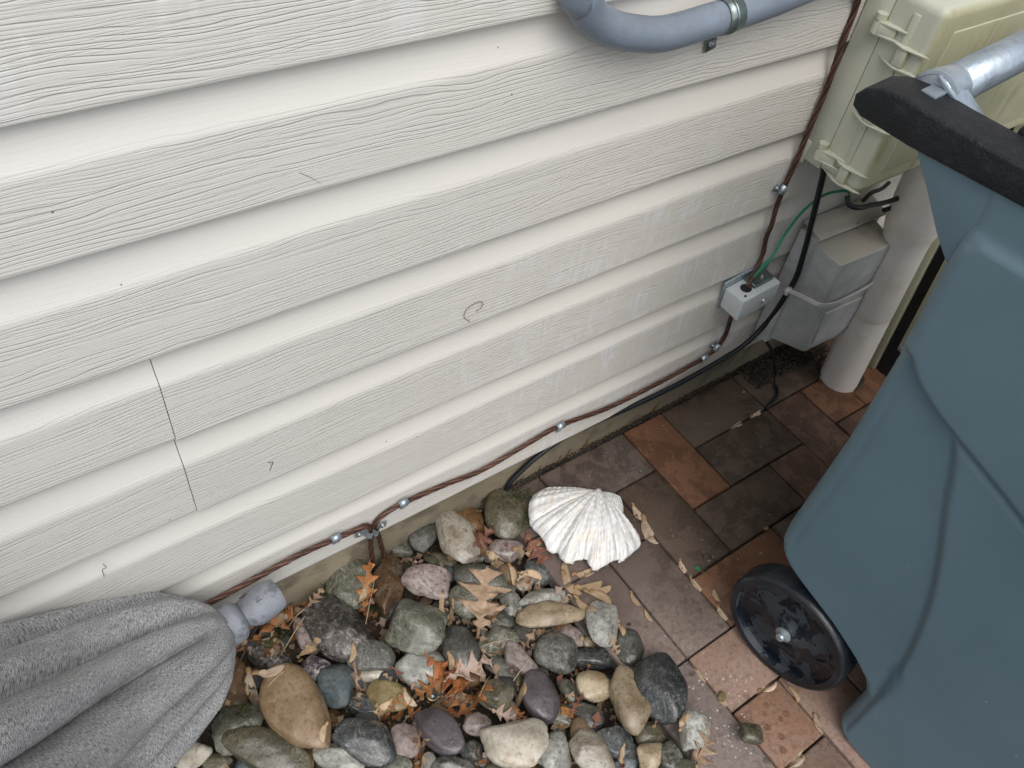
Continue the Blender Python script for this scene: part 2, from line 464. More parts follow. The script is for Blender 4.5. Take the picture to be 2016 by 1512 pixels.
def wheel_mat():
    t = NT('wet_black_wheel'); co = t.co()
    n = t.noise(co, 26, 6, .62, .4); f = t.noise(co, 300, 3, .6)
    dryp = t.ramp(n, .50, .525)
    c = t.mix(dryp, (.006, .009, .015), (.028, .036, .044))
    rg = t.math('ADD', .12, t.math('MULTIPLY', dryp, .42))
    return t.out(c, rg, t.bump(t.math('ADD', t.math('MULTIPLY', dryp, -.5), f), .0004), spec=.5)
MAT['wheel'] = wheel_mat()
def fabric_mat():
    t = NT('heathered_grey_fabric')
    uv = t.n('ShaderNodeTexCoord').outputs['UV']
    mp = t.n('ShaderNodeMapping'); t.set(mp.inputs[0], uv); mp.inputs['Scale'].default_value = (1, 1, 1)
    def st(sx_, sy_, d=2):
        m = t.n('ShaderNodeMapping'); t.set(m.inputs[0], uv); m.inputs['Scale'].default_value = (sx_, sy_, 1)
        return t.noise(m.outputs[0], 1.0, d, .6)
    a = st(420, 1500, 3); b = st(1500, 700, 2); bigc = st(60, 14, 4)
    k = t.math('ADD', t.math('MULTIPLY', a, .8), t.math('MULTIPLY', b, .35)); wr = st(38, 7, 4)
    c = t.mix(t.ramp(k, .47, .68), (.090, .094, .102), (.54, .54, .53))
    c = t.mix(t.math('MULTIPLY', t.ramp(bigc, .35, .65), .35), c, (.14, .14, .145))
    return t.out(c, .9, t.bump(k, .0003, .5, t.bump(wr, .010, .7)), spec=.15)
MAT['fabric'] = fabric_mat()

def shell_mat():
    t = NT('bleached_shell')
    uv = t.n('ShaderNodeTexCoord').outputs['UV']
    m = t.n('ShaderNodeMapping'); t.set(m.inputs[0], uv); m.inputs['Scale'].default_value = (120, 4, 1)
    st = t.noise(m.outputs[0], 1.0, 4, .6)
    m2 = t.n('ShaderNodeMapping'); t.set(m2.inputs[0], uv); m2.inputs['Scale'].default_value = (7, 45, 1)
    ring = t.noise(m2.outputs[0], 1.0, 5, .65)
    n = t.noise(t.co(), 38, 5, .6)
    c = t.mix(t.ramp(st, .40, .52), (.58, .57, .55), (.80, .80, .79))
    c = t.mix(t.math('MULTIPLY', t.ramp(n, .5, .70), .55), c, (.80, .72, .58))
    c = t.mix(t.math('MULTIPLY', t.ramp(t.noise(t.co(), 60, 4, .6), .66, .74), .3), c, (.70, .52, .36))
    c = t.mix(t.math('MULTIPLY', t.ramp(ring, .40, .34), .3), c, (.5, .49, .46))
    h = t.math('ADD', t.math('MULTIPLY', st, 1.0), t.math('MULTIPLY', ring, .5))
    return t.out(c, .6, t.bump(h, .0018, .8), spec=.35)
MAT['shell'] = shell_mat()

SM = {
 'gg': stone_mat('stone_grey_green', (.078, .080, .056), (.150, .150, .112), (.28, .27, .21), .3, .35),
 'dk': stone_mat('stone_wet_dark', (.022, .026, .026), (.060, .068, .066), (.26, .27, .26), .22, .25, .34, .3),
 'dg': stone_mat('stone_dark_grey', (.046, .046, .038), (.098, .097, .082), (.30, .30, .27), .35, .15, .45, .35),
 'sp': stone_mat('stone_dark_speckled', (.035, .032, .028), (.085, .075, .065), (.34, .32, .29), .75, .0, .38, .6),
 'tan': stone_mat('stone_tan', (.165, .105, .052), (.27, .185, .105), (.11, .07, .04), .12, .0, .55, .5),
 'bt': stone_mat('stone_banded_tan', (.20, .145, .08), (.33, .26, .17), (.42, .36, .26), .2, .0, .5, .5),
 'br': stone_mat('stone_wet_brown', (.050, .030, .014), (.125, .070, .030), (.22, .19, .18), .3, .0, .3, .4),
 'pu': stone_mat('stone_purple', (.074, .062, .068), (.104, .088, .092), (.14, .12, .125), .12, .0, .5, .2),
 'wh': stone_mat('stone_cream', (.40, .37, .29), (.54, .50, .42), (.30, .17, .09), .12, .0, .5, .45),
 'pk': stone_mat('stone_pink_granite', (.20, .145, .125), (.33, .27, .25), (.42, .38, .36), .55, .0, .5, .5),
 'bl': stone_mat('stone_slate_blue', (.080, .105, .115), (.12, .145, .150), (.22, .25, .25), .15, .1, .45, .2),
 'ye': stone_mat('stone_yellow', (.42, .33, .20), (.52, .44, .30), (.30, .17, .07), .1, .0, .5, .4),
 'ol': stone_mat('stone_olive', (.070, .062, .035), (.135, .120, .075), (.20, .19, .13), .2, .2, .4, .3),
 'oc': stone_mat('stone_orange_brown', (.14, .075, .030), (.26, .155, .07), (.10, .05, .025), .2, .0, .38, .4),
 'pg': stone_mat('stone_pale_grey', (.20, .20, .17), (.34, .34, .30), (.46, .45, .41), .45, .3, .5, .5),
 'wp': stone_mat('stone_white_brown', (.26, .22, .16), (.45, .42, .35), (.16, .10, .06), .5, .0, .4, .5),
 'yo': stone_mat('stone_yellow_olive', (.20, .155, .065), (.30, .245, .12), (.14, .09, .04), .15, .0, .4, .35),
 'qz': stone_mat('stone_purple_quartz', (.045, .032, .038), (.13, .10, .11), (.60, .57, .58), .4, .5, .35, .85, 40),
}

# ------------------------------------------------------------------ setting: ground
def sheet(name, x0, x1, y0, y1, z, mat, n=1):
    v = []; f = []
    for j in range(n + 1):
        for i in range(n + 1):
            v.append((x0 + (x1 - x0) * i / n, y0 + (y1 - y0) * j / n, z))
    for j in range(n):
        for i in range(n):
            a = j * (n + 1) + i
            f.append((a, a + 1, a + n + 2, a + n + 1))
    return obj(name, v, f, mat, None, True)

meta(sheet('ground', -40, 40, -60, 40, -.085, MAT['yard']), kind='structure')
EDGE_X = -.405        # left side of the paving
bed = sheet('soil_bed', -2.6, EDGE_X + .02, -1.5, YF + .01, -.045, MAT['soil'], 90)
for v in bed.data.vertices:
    p = np.array([[v.co.x * 14, v.co.y * 14, 0]])
    v.co.z += .012 * float(snoise(p, 3)[0]) + .006 * float(snoise(p * 3.1, 5)[0])
meta(bed, kind='structure')

pav = sheet('paving', EDGE_X - .002, 2.2, -1.6, YF + .01, -.010, MAT['joint'], 1)
meta(pav, 'brick paving laid in a herringbone beside the house', kind='structure')
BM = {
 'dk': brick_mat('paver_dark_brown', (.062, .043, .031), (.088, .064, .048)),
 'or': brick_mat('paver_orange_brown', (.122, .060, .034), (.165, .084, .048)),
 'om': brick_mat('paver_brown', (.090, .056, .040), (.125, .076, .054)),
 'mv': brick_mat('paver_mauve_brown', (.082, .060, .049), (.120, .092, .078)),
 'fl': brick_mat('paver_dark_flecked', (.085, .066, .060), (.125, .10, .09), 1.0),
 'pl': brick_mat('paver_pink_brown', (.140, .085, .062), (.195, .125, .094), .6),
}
def brick(u0, u1, v0, v1, key, dz=0.0, tilt=(0, 0)):
    g = .0016
    x0, x1 = .1 * u0 + g, .1 * u1 - g
    y0, y1 = -.1 * v1 + g, -.1 * v0 - g
    bm = bmesh.new(); bmesh.ops.create_cube(bm, size=1.0)
    cx, cy = (x0 + x1) / 2, (y0 + y1) / 2
    for v in bm.verts:
        v.co = Vector((v.co.x * (x1 - x0), v.co.y * (y1 - y0), v.co.z * .06))
    ed = [e for e in bm.edges if min(e.verts[0].co.z, e.verts[1].co.z) > 0 or abs(e.verts[0].co.z - e.verts[1].co.z) > .01]
    bmesh.ops.bevel(bm, geom=ed, offset=.0028, segments=2, profile=.5, affect='EDGES')
    me = bpy.data.meshes.new('brick'); bm.to_mesh(me); bm.free()
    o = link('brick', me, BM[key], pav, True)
    o.location = (cx, cy, -.03 + dz); o.rotation_euler = (tilt[0], tilt[1], rng.uniform(-.006, .006))
    return o
known = {}
def addb(u0, u1, v0, v1, key, dz=0.0):
    for a in range(int(math.floor(u0)), int(math.ceil(u1))):
        for b in range(int(math.floor(v0)), int(math.ceil(v1))):
            if (a, b) in known: return
    for a in range(int(math.floor(u0)), int(math.ceil(u1))):
        for b in range(int(math.floor(v0)), int(math.ceil(v1))): known[(a, b)] = 1
    brick(u0, u1, v0, v1, key, dz + rng.uniform(-.0012, .0012), (rng.uniform(-.006, .006), rng.uniform(-.006, .006)))
for b in [(0, 2, 0, 1, 'dk'), (-1, 1, 1, 2, 'dk'), (2, 3, 0, 2, 'om'), (3, 4, 0, 1, 'or'), (-1, 0, -1, 1, 'or'),
          (-2, -1, 0, 2, 'dk'), (-2, 0, 2, 3, 'or'), (-3, -2, 1, 3, 'mv'), (-3, -1, 3, 4, 'pl'), (-3, -2, 4, 5, 'or'),
          (-2, -1, 4, 6, 'pl'), (-3, -2, 5, 7, 'om'), (1, 2, 1, 3, 'om'), (0, 2, -1, 0, 'dk'), (2, 4, -1, 0, 'dk'),
          (-3, -1, -1, 0, 'mv'), (-4, -3, -1, 0, 'mv'), (-3, -2, 0, 1, 'dk'), (-4, -3, 0, 1, 'mv'), (-4, -3, 1, 3, 'mv'), (-4, -3, 3, 5, 'fl'),
          (-4, -3, 5, 7, 'fl'), (-4, -3, 7, 9, 'mv'), (4, 6, -1, 0, 'om'), (6, 8, -1, 0, 'dk')]:
    addb(*b)
keys = ['dk', 'or', 'om', 'mv', 'pl', 'dk', 'om']
for v in range(0, 15):
    for u in range(-3, 21):
        if (u, v) in known: continue
        m = (u + v) % 4
        k = keys[rng.randrange(len(keys))]
        if m == 0 and (u + 1, v) not in known and u + 1 < 21: addb(u, u + 2, v, v + 1, k)
        elif m == 2 and (u, v + 1) not in known: addb(u, u + 1, v, v + 2, k)
        else: addb(u, u + 1, v, v + 1, k)
for u in range(8, 21, 2): addb(u, u + 2, -1, 0, keys[rng.randrange(7)])

# dirt crumbs in the joints along the wall
mb = MB()
bm0 = bmesh.new(); bmesh.ops.create_icosphere(bm0, subdivisions=1, radius=1.0)
ICO1 = ([v.co[:] for v in bm0.verts], [tuple(v.index for v in f.verts) for f in bm0.faces]); bm0.free()
bm0 = bmesh.new(); bmesh.ops.create_icosphere(bm0, subdivisions=2, radius=1.0)
ICO2 = ([v.co[:] for v in bm0.verts], [tuple(v.index for v in f.verts) for f in bm0.faces]); bm0.free()
def crumb(mb, x, y, z, s):
    a = nr.uniform(.5, 1.3, (len(ICO1[0]), 3))
    mb.add([(x + p[0] * s * q[0], y + p[1] * s * q[1], z + p[2] * s * .6 * q[2]) for p, q in zip(ICO1[0], a)], ICO1[1])
for i in range(1500):
    x = rng.uniform(-.42, 1.2)
    crumb(mb, x, YF - abs(rng.gauss(0, .004)) - .002, rng.uniform(-.004, .003), rng.uniform(.001, .0032))
for i in range(900):      # the dirty corner under the grey enclosure and round the pipe
    a = rng.random()
    if a < .7: x, y = rng.uniform(.22, .46), rng.uniform(.045, .108)
    else:
        t_ = rng.uniform(0, 6.28); x, y = .42 + math.cos(t_) * .048, -.01 + math.sin(t_) * .048
    crumb(mb, x, y, rng.uniform(0, .005), rng.uniform(.0012, .005))
o = mb.build('dirt_crumbs', MAT['soil'], None, True)
meta(o, 'dark damp crumbs of soil along the foot of the wall', 'dirt', kind='stuff')

# ------------------------------------------------------------------ house wall
scratches = []
house = empty('house_wall', (0, YW, 0))
meta(house, 'cream vinyl lap siding house wall above a tan foundation', 'wall')
ZS = [.1082, .2258, .3541, .4894, .6174, .7496, .8715]
while ZS[-1] < 2.4: ZS.append(ZS[-1] + .1275)
PROF = []
def prof(s):      # s 0..1 up the course -> outward offset toward +y (back)
    flat = .66
    if s < flat: return .0015 * s / flat
    t = (s - flat) / (1 - flat)
    return .0015 + .0100 * (1 - (1 - min(1, t * 1.1)) ** 1.8)
def course(i, x0, x1, dy=0.0, dz=0.0, nx=None):
    z0, z1 = ZS[i] + dz, ZS[i + 1]
    H = z1 - z0
    nx = nx or max(2, int((x1 - x0) / .05))
    rows = [(.0116, z0 + .004, 0), (.0112, z0 - .0002, 0), (.0006, z0 - .0002, .3), (0, z0 + .0008, .6)]
    for s in [.03, .08, .2, .4, .55, .62, .66, .69, .72, .76, .80, .84, .88, .92, .96, 1.0, 1.06]:
        g = 1.0 if s < .62 else max(.10, 1 - (s - .62) / .10)
        rows.append((prof(min(s, 1)), z0 + s * H, g))
    v = []; gr = []
    for (y, z, g) in rows:
        for k in range(nx + 1):
            x = x0 + (x1 - x0) * k / nx
            wob = .0007 * math.sin(x * 5.3 + i * 2.1) + .0005 * math.sin(x * 13.7 + i)
            v.append((x, y + dy + wob - (0), z + (.0006 * math.sin(x * 7 + i * 3) if y < .006 else 0))); gr.append(g)
    f = []
    for r in range(len(rows) - 1):
        for k in range(nx):
            a = r * (nx + 1) + k
            f.append((a, a + 1, a + nx + 2, a + nx + 1))
    o = obj('siding_panel', v, f, MAT['siding'], house, True)
    me = o.data
    a = me.attributes.new('grain', 'FLOAT', 'POINT'); a.data.foreach_set('value', gr)
    a = me.attributes.new('course', 'FLOAT', 'POINT'); a.data.foreach_set('value', [i + (.5 if x0 < -.9 and x1 < 0 else 0)] * len(gr))
    # sharp lower lip
    bm = bmesh.new(); bm.from_mesh(me)
    for e in bm.edges:
        if len(e.link_faces) == 2 and e.calc_face_angle(0) > math.radians(35): e.smooth = False
    bm.to_mesh(me); bm.free()
    return o
XL, XR = -3.2, 2.4
for i in range(len(ZS) - 1):
    if i in (2, 3):
        course(i, XL, -.8704, 0.0006, .0022)
        course(i, -.8697, XR, 0.0, -.0010)
    else:
        course(i, XL, XR)
f_ = MB(); f_.box((XL, YF - YW, -.3), (XR, YF - YW + .15, ZS[0] + .004), 0)
fo = f_.build('foundation', MAT['foundation'], house, False)
w_ = MB(); w_.box((XL, .0150, ZS[0] + .0045), (XR, .16, ZS[-1] + .02), 0)
w_.build('sheathing', MAT['foundation'], house, False)
for pts in ([(512, 486), (545, 488), (585, 485), (610, 481), (622, 481)], [(640, 477), (690, 467), (740, 456), (790, 448)], [(590, 340), (615, 351), (634, 363)]):
    P_ = [np.array(at(a, b, 'y', YW + .0012)) - np.array([0, YW, 0]) for a, b in pts]
    MB().tube(spline(P_, 5), .00035, 5).build('scratch', MAT['hair'], house)
# sealant runs on the foundation
mb = MB()
for (px, py, h) in [(1290, 795, .022), (1155, 862, .020), (1118, 888, .012), (1240, 825, .006), (1060, 925, .007), (1100, 905, .006)]:
    p = at(px, py, 'y', YF)
    w = h * .30
    pts = []
    for k in range(7):
        t = k / 6
        ww = w * (1.0 - .85 * t) * (1 + .25 * math.sin(k * 2.3))
        pts.append((p[0] - ww, t)); 
    v = []; f = []
    for k in range(7):
        t = k / 6; z = max(.0, p[2]) * 0 + .001 + t * (h + .006)
        ww = w * (1 - .9 * t) * (1 + .3 * math.sin(k * 2.3 + px))
        for s_ in (-1, -.4, .4, 1):
            v.append((p[0] + ww * s_ + t * h * .35, .0251 - (.0022 if abs(s_) < 1 else 0) + (YF - YW - .025), z))
    for k in range(6):
        for j in range(3):
            a = k * 4 + j; f.append((a, a + 1, a + 5, a + 4))
    mb.add(v, f)
mb.build('sealant_drip', MAT['mastic'], house, True)

# ------------------------------------------------------------------ grey conduit with strap
yc = YW - .018
P = [at(1147, -2, 'y', yc) + np.array([0, 0, .9]), at(1147, -2, 'y', yc) + np.array([0, 0, .25]), at(1143, -60, 'y', yc), at(1149, -4, 'y', yc), at(1163, 30, 'y', yc), at(1200, 55, 'y', yc), at(1250, 66, 'y', yc), at(1310, 66, 'y', yc),
     at(1400, 40, 'y', yc), at(1500, 8, 'y', yc), at(1600, -32, 'y', yc), at(1900, -158, 'y', yc)]
cond = empty('conduit', tuple(P[5]))
meta(cond, 'painted grey conduit bending along the siding at the top edge', 'conduit')
P = [p - P[5] for p in P]
MB().tube(spline(P, 10), .0178, 24).build('conduit_pipe', MAT['conduit'], cond)
strap = empty('conduit_strap', tuple(at(1430, 30, 'y', yc)))
meta(strap, 'galvanised strap with a screwed foot holding the grey conduit', 'pipe strap')
c0 = at(1430, 30, 'y', yc); c1 = at(1460, 21, 'y', yc)
ax = Vector(c1 - c0).normalized()
up = Vector((0, -1, 0)).cross(ax).normalized()
if up.z < 0: up = -up
mb = MB()
def ringstrip(mb, c, ax, up, r, w, a0, a1, th=.0012, n=18):
    out = Vector((0, -1, 0)); v = []; f = []
    for k in range(n + 1):
        a = a0 + (a1 - a0) * k / n
        d = out * math.cos(a) + up * math.sin(a)
        for rr in (r, r + th):
            for s_ in (-w / 2, w / 2): v.append(Vector(c) + d * rr + ax * s_)
    for k in range(n):
        a = k * 4; b = a + 4
        f += [(a + 2, a + 3, b + 3, b + 2), (a, b, b + 1, a + 1), (a, a + 2, b + 2, b), (a + 1, b + 1, b + 3, a + 3)]
    mb.add(v, f)
ringstrip(mb, (0, 0, 0), ax, up, .0180, .023, -2.0, 2.0)
ringstrip(mb, (0, 0, 0), ax, up, .0192, .005, -1.9, 1.9, .0008)
mb.build('strap_band', MAT['zinc_dark'], strap)
fp = Vector(at(1400, 82, 'y', YW - .003) - c0)
Mf = Matrix.Translation(fp) @ Matrix.Rotation(math.radians(-14), 4, 'Y')
MB().box((-.0085, -.001, -.011), (.0085, .0012, .012), .0008, 1, Mf).build('strap_foot', MAT['zinc_dark'], strap)
def screw(name, p, ax_, r, parent, mat='screw'):
    mb = MB(); mb.lathe([(r, 0), (r, r * .35), (r * .85, r * .62), (r * .5, r * .75), (r * .42, r * .45), (0.0001, r * .42)], p, ax_, 14)
    return mb.build(name, MAT[mat], parent, True, 40)
screw('screw', fp + Vector((0, -.001, .0)), (0, -1, 0), .0052, strap)

# ------------------------------------------------------------------ stranded copper conductors
def stranded(name, pts, r, label, n=6, twist=.045, mat='copper'):
    path = [np.array(p) for p in spline(pts, 14)]
    # resample
    d = [0]
    for a, b in zip(path, path[1:]): d.append(d[-1] + np.linalg.norm(b - a))
    L = d[-1]; N = int(L / .0035)
    s = np.linspace(0, L, N)
    P = np.array([[np.interp(t, d, [p[k] for p in path]) for k in range(3)] for t in s])
    T = np.gradient(P, axis=0); T /= np.linalg.norm(T, axis=1)[:, None]
    u = np.cross(T[0], [0, 1.0, 0]); u /= np.linalg.norm(u); U = []
    for i in range(N):
        u = u - T[i] * (u @ T[i]); u /= np.linalg.norm(u); U.append(u.copy())
    U = np.array(U); W = np.cross(T, U)
    o0 = P[N // 2].copy()
    root = empty(name, tuple(o0)); meta(root, label, 'ground wire')
    for k in range(n):
        a = 2 * math.pi * k / n + s / twist * 2 * math.pi * .5
        Q = P + r * .62 * (np.cos(a)[:, None] * U + np.sin(a)[:, None] * W) - o0
        MB().tube(Q, r * .40, 6).build('strand', MAT['copper_dark' if k % 2 else mat], root)  # alternate strands darkened to paint the light and dark of the twist
    MB().tube(P - o0, r * .5, 6).build('core', MAT[mat], root)
    return root
yw1 = YW - .0055
WA = [(1700, -60, .04), (1690, 0, .006), (1656, 90, .006), (1629, 170, .006), (1600, 238, .006), (1590, 263, .007), (1566, 320, .006), (1543, 372, .006), (1528, 410, .007), (1520, 440, .011), (1508, 470, .007), (1502, 500, .007), (1486, 535, .014), (1472, 566, .024)]
stranded('ground_wire', [at(a, b, 'y', YW - c) for a, b, c in WA], .0040, 'brown copper wire running up beside the tall beige box', mat='copper')
WB = [(1444, 612, .02), (1438, 628, .012), (1430, 655, .0055), (1420, 674, .0055), (1409, 688, .0055), (1385, 705, .0055), (1345, 728, .007), (1270, 768, .009), (1190, 806, .007), (1103, 838, .0055), (1040, 873, .007), (950, 925, .007), (870, 957, .0055),
      (795, 990, .0055), (760, 1010, .0055), (741, 1027, .0055), (737, 1040, .0055), (744, 1052, .0), (752, 1078, -.012), (760, 1105, -.012)]
stranded('ground_wire', [at(a, b, 'y', YW - c) for a, b, c in WB], .0040, 'long copper wire clipped along the lowest siding course to the white block')
WC = [(330, 1225, .006), (430, 1178, .006), (515, 1132, .006), (590, 1092, .006), (662, 1060, .0055), (700, 1044, .0055), (718, 1036, .0055), (727, 1037, .0055), (730, 1048, .002), (730, 1072, -.010), (734, 1105, -.012)]
stranded('ground_wire', [at(a, b, 'y', YW - c) for a, b, c in WC], .0042, 'copper wire running left behind the folded umbrella')

def clip(px, py, ang, label, foot=(0, -1), size=1.0):
    c = at(px, py, 'y', yw1)
    root = empty('cable_clip', tuple(c)); meta(root, label, 'clip', 'metal clips holding the copper wire')
    ax = Vector((math.cos(ang), 0, math.sin(ang))); up = Vector((-math.sin(ang), 0, math.cos(ang)))
    mb = MB(); ringstrip(mb, (0, 0, 0), ax, up, .0054 * size, .0150 * size, -1.75, 1.75, .0010, 12)
    mb.build('clip_band', MAT['zinc'], root)
    s_ = -1 if foot[1] < 0 else 1
    M_ = Matrix.Translation((0, .0030, 0)) @ Matrix.Rotation(-ang, 4, 'Y')
    lo, hi = sorted((s_ * .004, s_ * .0205))
    MB().box((-.0065, -.0007, lo), (.0065, .0006, hi), .0005, 1, M_).build('clip_foot', MAT['zinc'], root)
    screw('screw', M_ @ Vector((0, -.0008, s_ * .0140)), (0, -1, 0), .0036, root)
clip(1541, 372, math.radians(72), 'galvanised clip on the copper wire left of the green wire', (0, 1))
clip(1411, 683, math.radians(55), 'galvanised clip just below the white terminal block', (0, 1))
clip(1386, 704, math.radians(14), 'galvanised clip at the corner where the copper wire turns left', (0, -1))
clip(1103, 838, math.radians(10), 'lone galvanised clip midway along the bottom siding, above the black cable', (0, -1))
clip(794, 989, math.radians(10), 'galvanised clip on the copper wire above the dark stones', (0, -1))
clip(661, 1058, math.radians(6), 'leftmost galvanised clip on the copper wire, nearest the umbrella', (0, -1))
# double strap where both wires drop
c = at(730, 1042, 'y', YW - .003)
root = empty('wire_strap', tuple(c)); meta(root, 'galvanised double strap with two screws holding both dropping wires', 'strap')
e1 = Vector(at(745, 1036, 'y', YW - .003) - c).normalized()
ang = math.atan2(e1.z, e1.x)
mb = MB()
prof_ = [(-.026, 0), (-.013, 0), (-.0105, -.006), (-.0065, -.0105), (-.0035, -.0105), (0, -.005), (.0035, -.0105), (.0065, -.0105), (.0105, -.006), (.013, 0), (.026, 0)]
v = []; f = []
for (a, b) in prof_:
    for th in (0, -.001):
        for zz in (-.006, .006):
            v.append(Matrix.Rotation(-ang, 3, 'Y') @ Vector((a, b + th, zz)))
for k in range(len(prof_) - 1):
    a = k * 4; b = a + 4
    f += [(a + 2, a + 3, b + 3, b + 2), (a, b, b + 1, a + 1), (a, a + 2, b + 2, b), (a + 1, b + 1, b + 3, a + 3)]
f += [(0, 1, 3, 2), tuple(len(v) - 4 + q for q in (0, 2, 3, 1))]
mb.add(v, f); mb.build('strap_band', MAT['zinc'], root, False)
for a in (-.0195, .0195):
    screw('screw', Matrix.Rotation(-ang, 3, 'Y') @ Vector((a, -.001, 0)), (0, -1, 0), .0042, root)

# ------------------------------------------------------------------ other cables
def cable(name, pts, r, mat, label, cat='cable', n=12):
    P = [np.array(p) for p in spline(pts, 10)]
    o0 = P[len(P) // 2].copy()
    o = MB().tube([p - o0 for p in P], r, n).build(name, MAT[mat])
    o.location = tuple(o0)
    return meta(o, label, cat)
K = [at(1618, 300, 'y', .055), at(1622, 335, 'y', .055), at(1612, 380, 'y', .052), at(1600, 430, 'y', .05), at(1585, 490, 'y', .048), at(1568, 545, 'y', .045), at(1543, 588, 'y', .05), at(1512, 632, 'y', .062), at(1470, 675, 'y', .068), at(1430, 702, 'y', .070), at(1370, 737, 'y', .072),
     at(1300, 774, 'y', .076), at(1230, 806, 'y', .084), at(1130, 850, 'y', .095), at(1065, 893, 'y', .100), at(1025, 928, 'y', .102), at(1003, 952, 'y', .102), at(992, 975, 'y', .102)]
cable('black_cable', K, .0048, 'black_cable', 'thick black cable drooping from the beige box to the ground by the shell')
K = [at(1505, 668, 'y', .06), at(1519, 690, 'y', .055), at(1527, 730, 'y', .05), np.array([.262, .035, .006]), np.array([.252, .020, .004]), np.array([.238, .010, .003]), np.array([.215, .004, .002]), np.array([.200, .001, -.002])]
cable('black_cable', K, .0032, 'black_cable', 'thin black cable falling from the grey enclosure into a paver joint')
K = [at(1484, 545, 'y', .055), at(1497, 530, 'y', .060), at(1520, 505, 'y', .068), at(1545, 462, 'y', .072), at(1575, 422, 'y', .068), at(1605, 395, 'y', .060), at(1630, 381, 'y', .05), at(1662, 376, 'y', .04), at(1672, 380, 'y', .03)]
cable('green_wire', K, .0022, 'green_cable', 'green ground wire curving from the white block to the beige box', 'wire')
# dark loop of hose and its bent end beneath the tall box
K = [at(1668, 385, 'y', .03), at(1672, 403, 'y', .02), at(1690, 409, 'y', .01), at(1715, 404, 'y', .01), at(1745, 398, 'y', .01), at(1775, 388, 'y', .01), at(1787, 384, 'y', .01), at(1792, 392, 'y', .012), at(1775, 402, 'y', .015), at(1740, 414, 'y', .02)]
cable('black_hose', K, .0042, 'black_cable', 'looped black hose hanging under the beige box before the pipe', 'hose')
K = [at(1700, 395, 'y', .04), at(1715, 380, 'y', .05), at(1735, 372, 'y', .06), at(1750, 360, 'y', .07)]
cable('brown_lead', K, .0035, 'rust', 'short rusty brown lead tangled behind the black hose loop', 'lead')

# ------------------------------------------------------------------ white terminal block
A_ = at(1464, 595, 'y', .040); B_ = at(1538, 555, 'y', .040)
tb = empty('terminal_block', tuple(A_)); meta(tb, 'small white terminal block joining the copper and green wires', 'terminal block')
ex = Vector(B_ - A_); Lx = ex.length; ex.normalize()
ez = Vector((-ex.z, 0, ex.x)); ey = Vector((0, 1, 0))
Mt = Matrix((( ex.x, ey.x, ez.x, 0), (ex.y, ey.y, ez.y, 0), (ex.z, ey.z, ez.z, 0), (0, 0, 0, 1)))
mb = MB()
H = .046; D = .040
mb.hexa([Mt @ Vector(p) for p in [(0, 0, -H), (Lx, 0, -H), (Lx, D, -H + .004), (-.003, D, -H + .004), (0, 0, 0), (Lx, 0, 0), (Lx, D, .0), (-.003, D, .0)]], .0022, 3)
mb.build('cover', MAT['block'], tb, True, 50)
mb = MB()
mb.lathe([(.0098, 0), (.0098, .0006), (0.0001, .0006)], Mt @ Vector((.026, .021, .0002)), ez, 20)
mb.box((.044, .012, .0002), (.078, .034, .0012), 0, 1, Mt)
mb.build('wire_opening', MAT['dark_plastic'], tb, True, 40)
MB().box((.036, .012, .0), (.082, .038, .007), .001, 1, Mt).build('lug_bar', MAT['zinc_dark'], tb, True, 40)
screw('screw', Mt @ Vector((.062, .022, .007)), ez, .0042, tb)
mb = MB(); mb.box((-.004, D, -H - .003), (Lx + .01, D + .0045, .012), .001, 1, Mt)
mb.build('back_plate', MAT['zinc'], tb, True, 40)
mb = MB(); mb.box((.03, .012, -H - .010), (.07, .038, -H - .0005), .002, 1, Mt); mb.build('bottom_grommet', MAT['dark_plastic'], tb, True, 40)
screw('cover_screw', Mt @ Vector((Lx * .62, -.0002, -H * .55)), (0, -1, 0), .0045, tb)
MB().lathe([(.0022, 0), (.0022, .0012), (0.0001, .0012)], Mt @ Vector((.012, .008, .0)), ez, 12).build('vent_hole', MAT['dark_plastic'], tb)

# ------------------------------------------------------------------ grey telephone enclosure
ge = empty('grey_enclosure', (.16, .05, .18)); meta(ge, 'weathered grey wedge-fronted enclosure strapped low on the wall', 'utility box')
O = Vector((.16, .05, .18))
def G(px, py, y): return Vector(at(px, py, 'y', y)) - O
yb, yf = .052, -.014
tlb = G(1602, 476, yb); trb = G(1722, 428, yb); tlf = G(1655, 524, yf); trf = G(1763, 479, yf)
blb = G(1512, 664, yb); blf = G(1582, 694, yf + .01)
brf = blf + (trf - tlf) * .98; brb = blb + (trb - tlb) * .98
tlm = tlb + (tlf - tlb) * .16
mb = MB(); mb.hexa([blb, brb, brf, blf, tlb, trb, trf, tlf], .0035, 3); mb.build('cover', MAT['telbox'], ge, True, 40)
# raised lower panel on the front
mb = MB()
def lerp(a, b, t): return a + (b - a) * t
fl = lambda u, w: lerp(lerp(blf, brf, u), lerp(tlf, trf, u), w)
n_ = Vector((0, -1, 0))
mb.hexa([fl(.10, .08) - n_ * .004, fl(.97, .08) - n_ * .004, fl(.97, .08) + n_ * .0025, fl(.10, .08) + n_ * .0025,
         fl(.10, .46) - n_ * .004, fl(.97, .46) - n_ * .004, fl(.97, .46) + n_ * .0025, fl(.10, .46) + n_ * .0025], .001, 1)
mb.build('label_panel', MAT['telbox'], ge, True, 40)
ls = lambda u, w: lerp(lerp(blb, blf, u), lerp(tlb, tlf, u), w)
sn = (blf - blb).cross(tlb - blb).normalized()
if sn.x > 0: sn = -sn
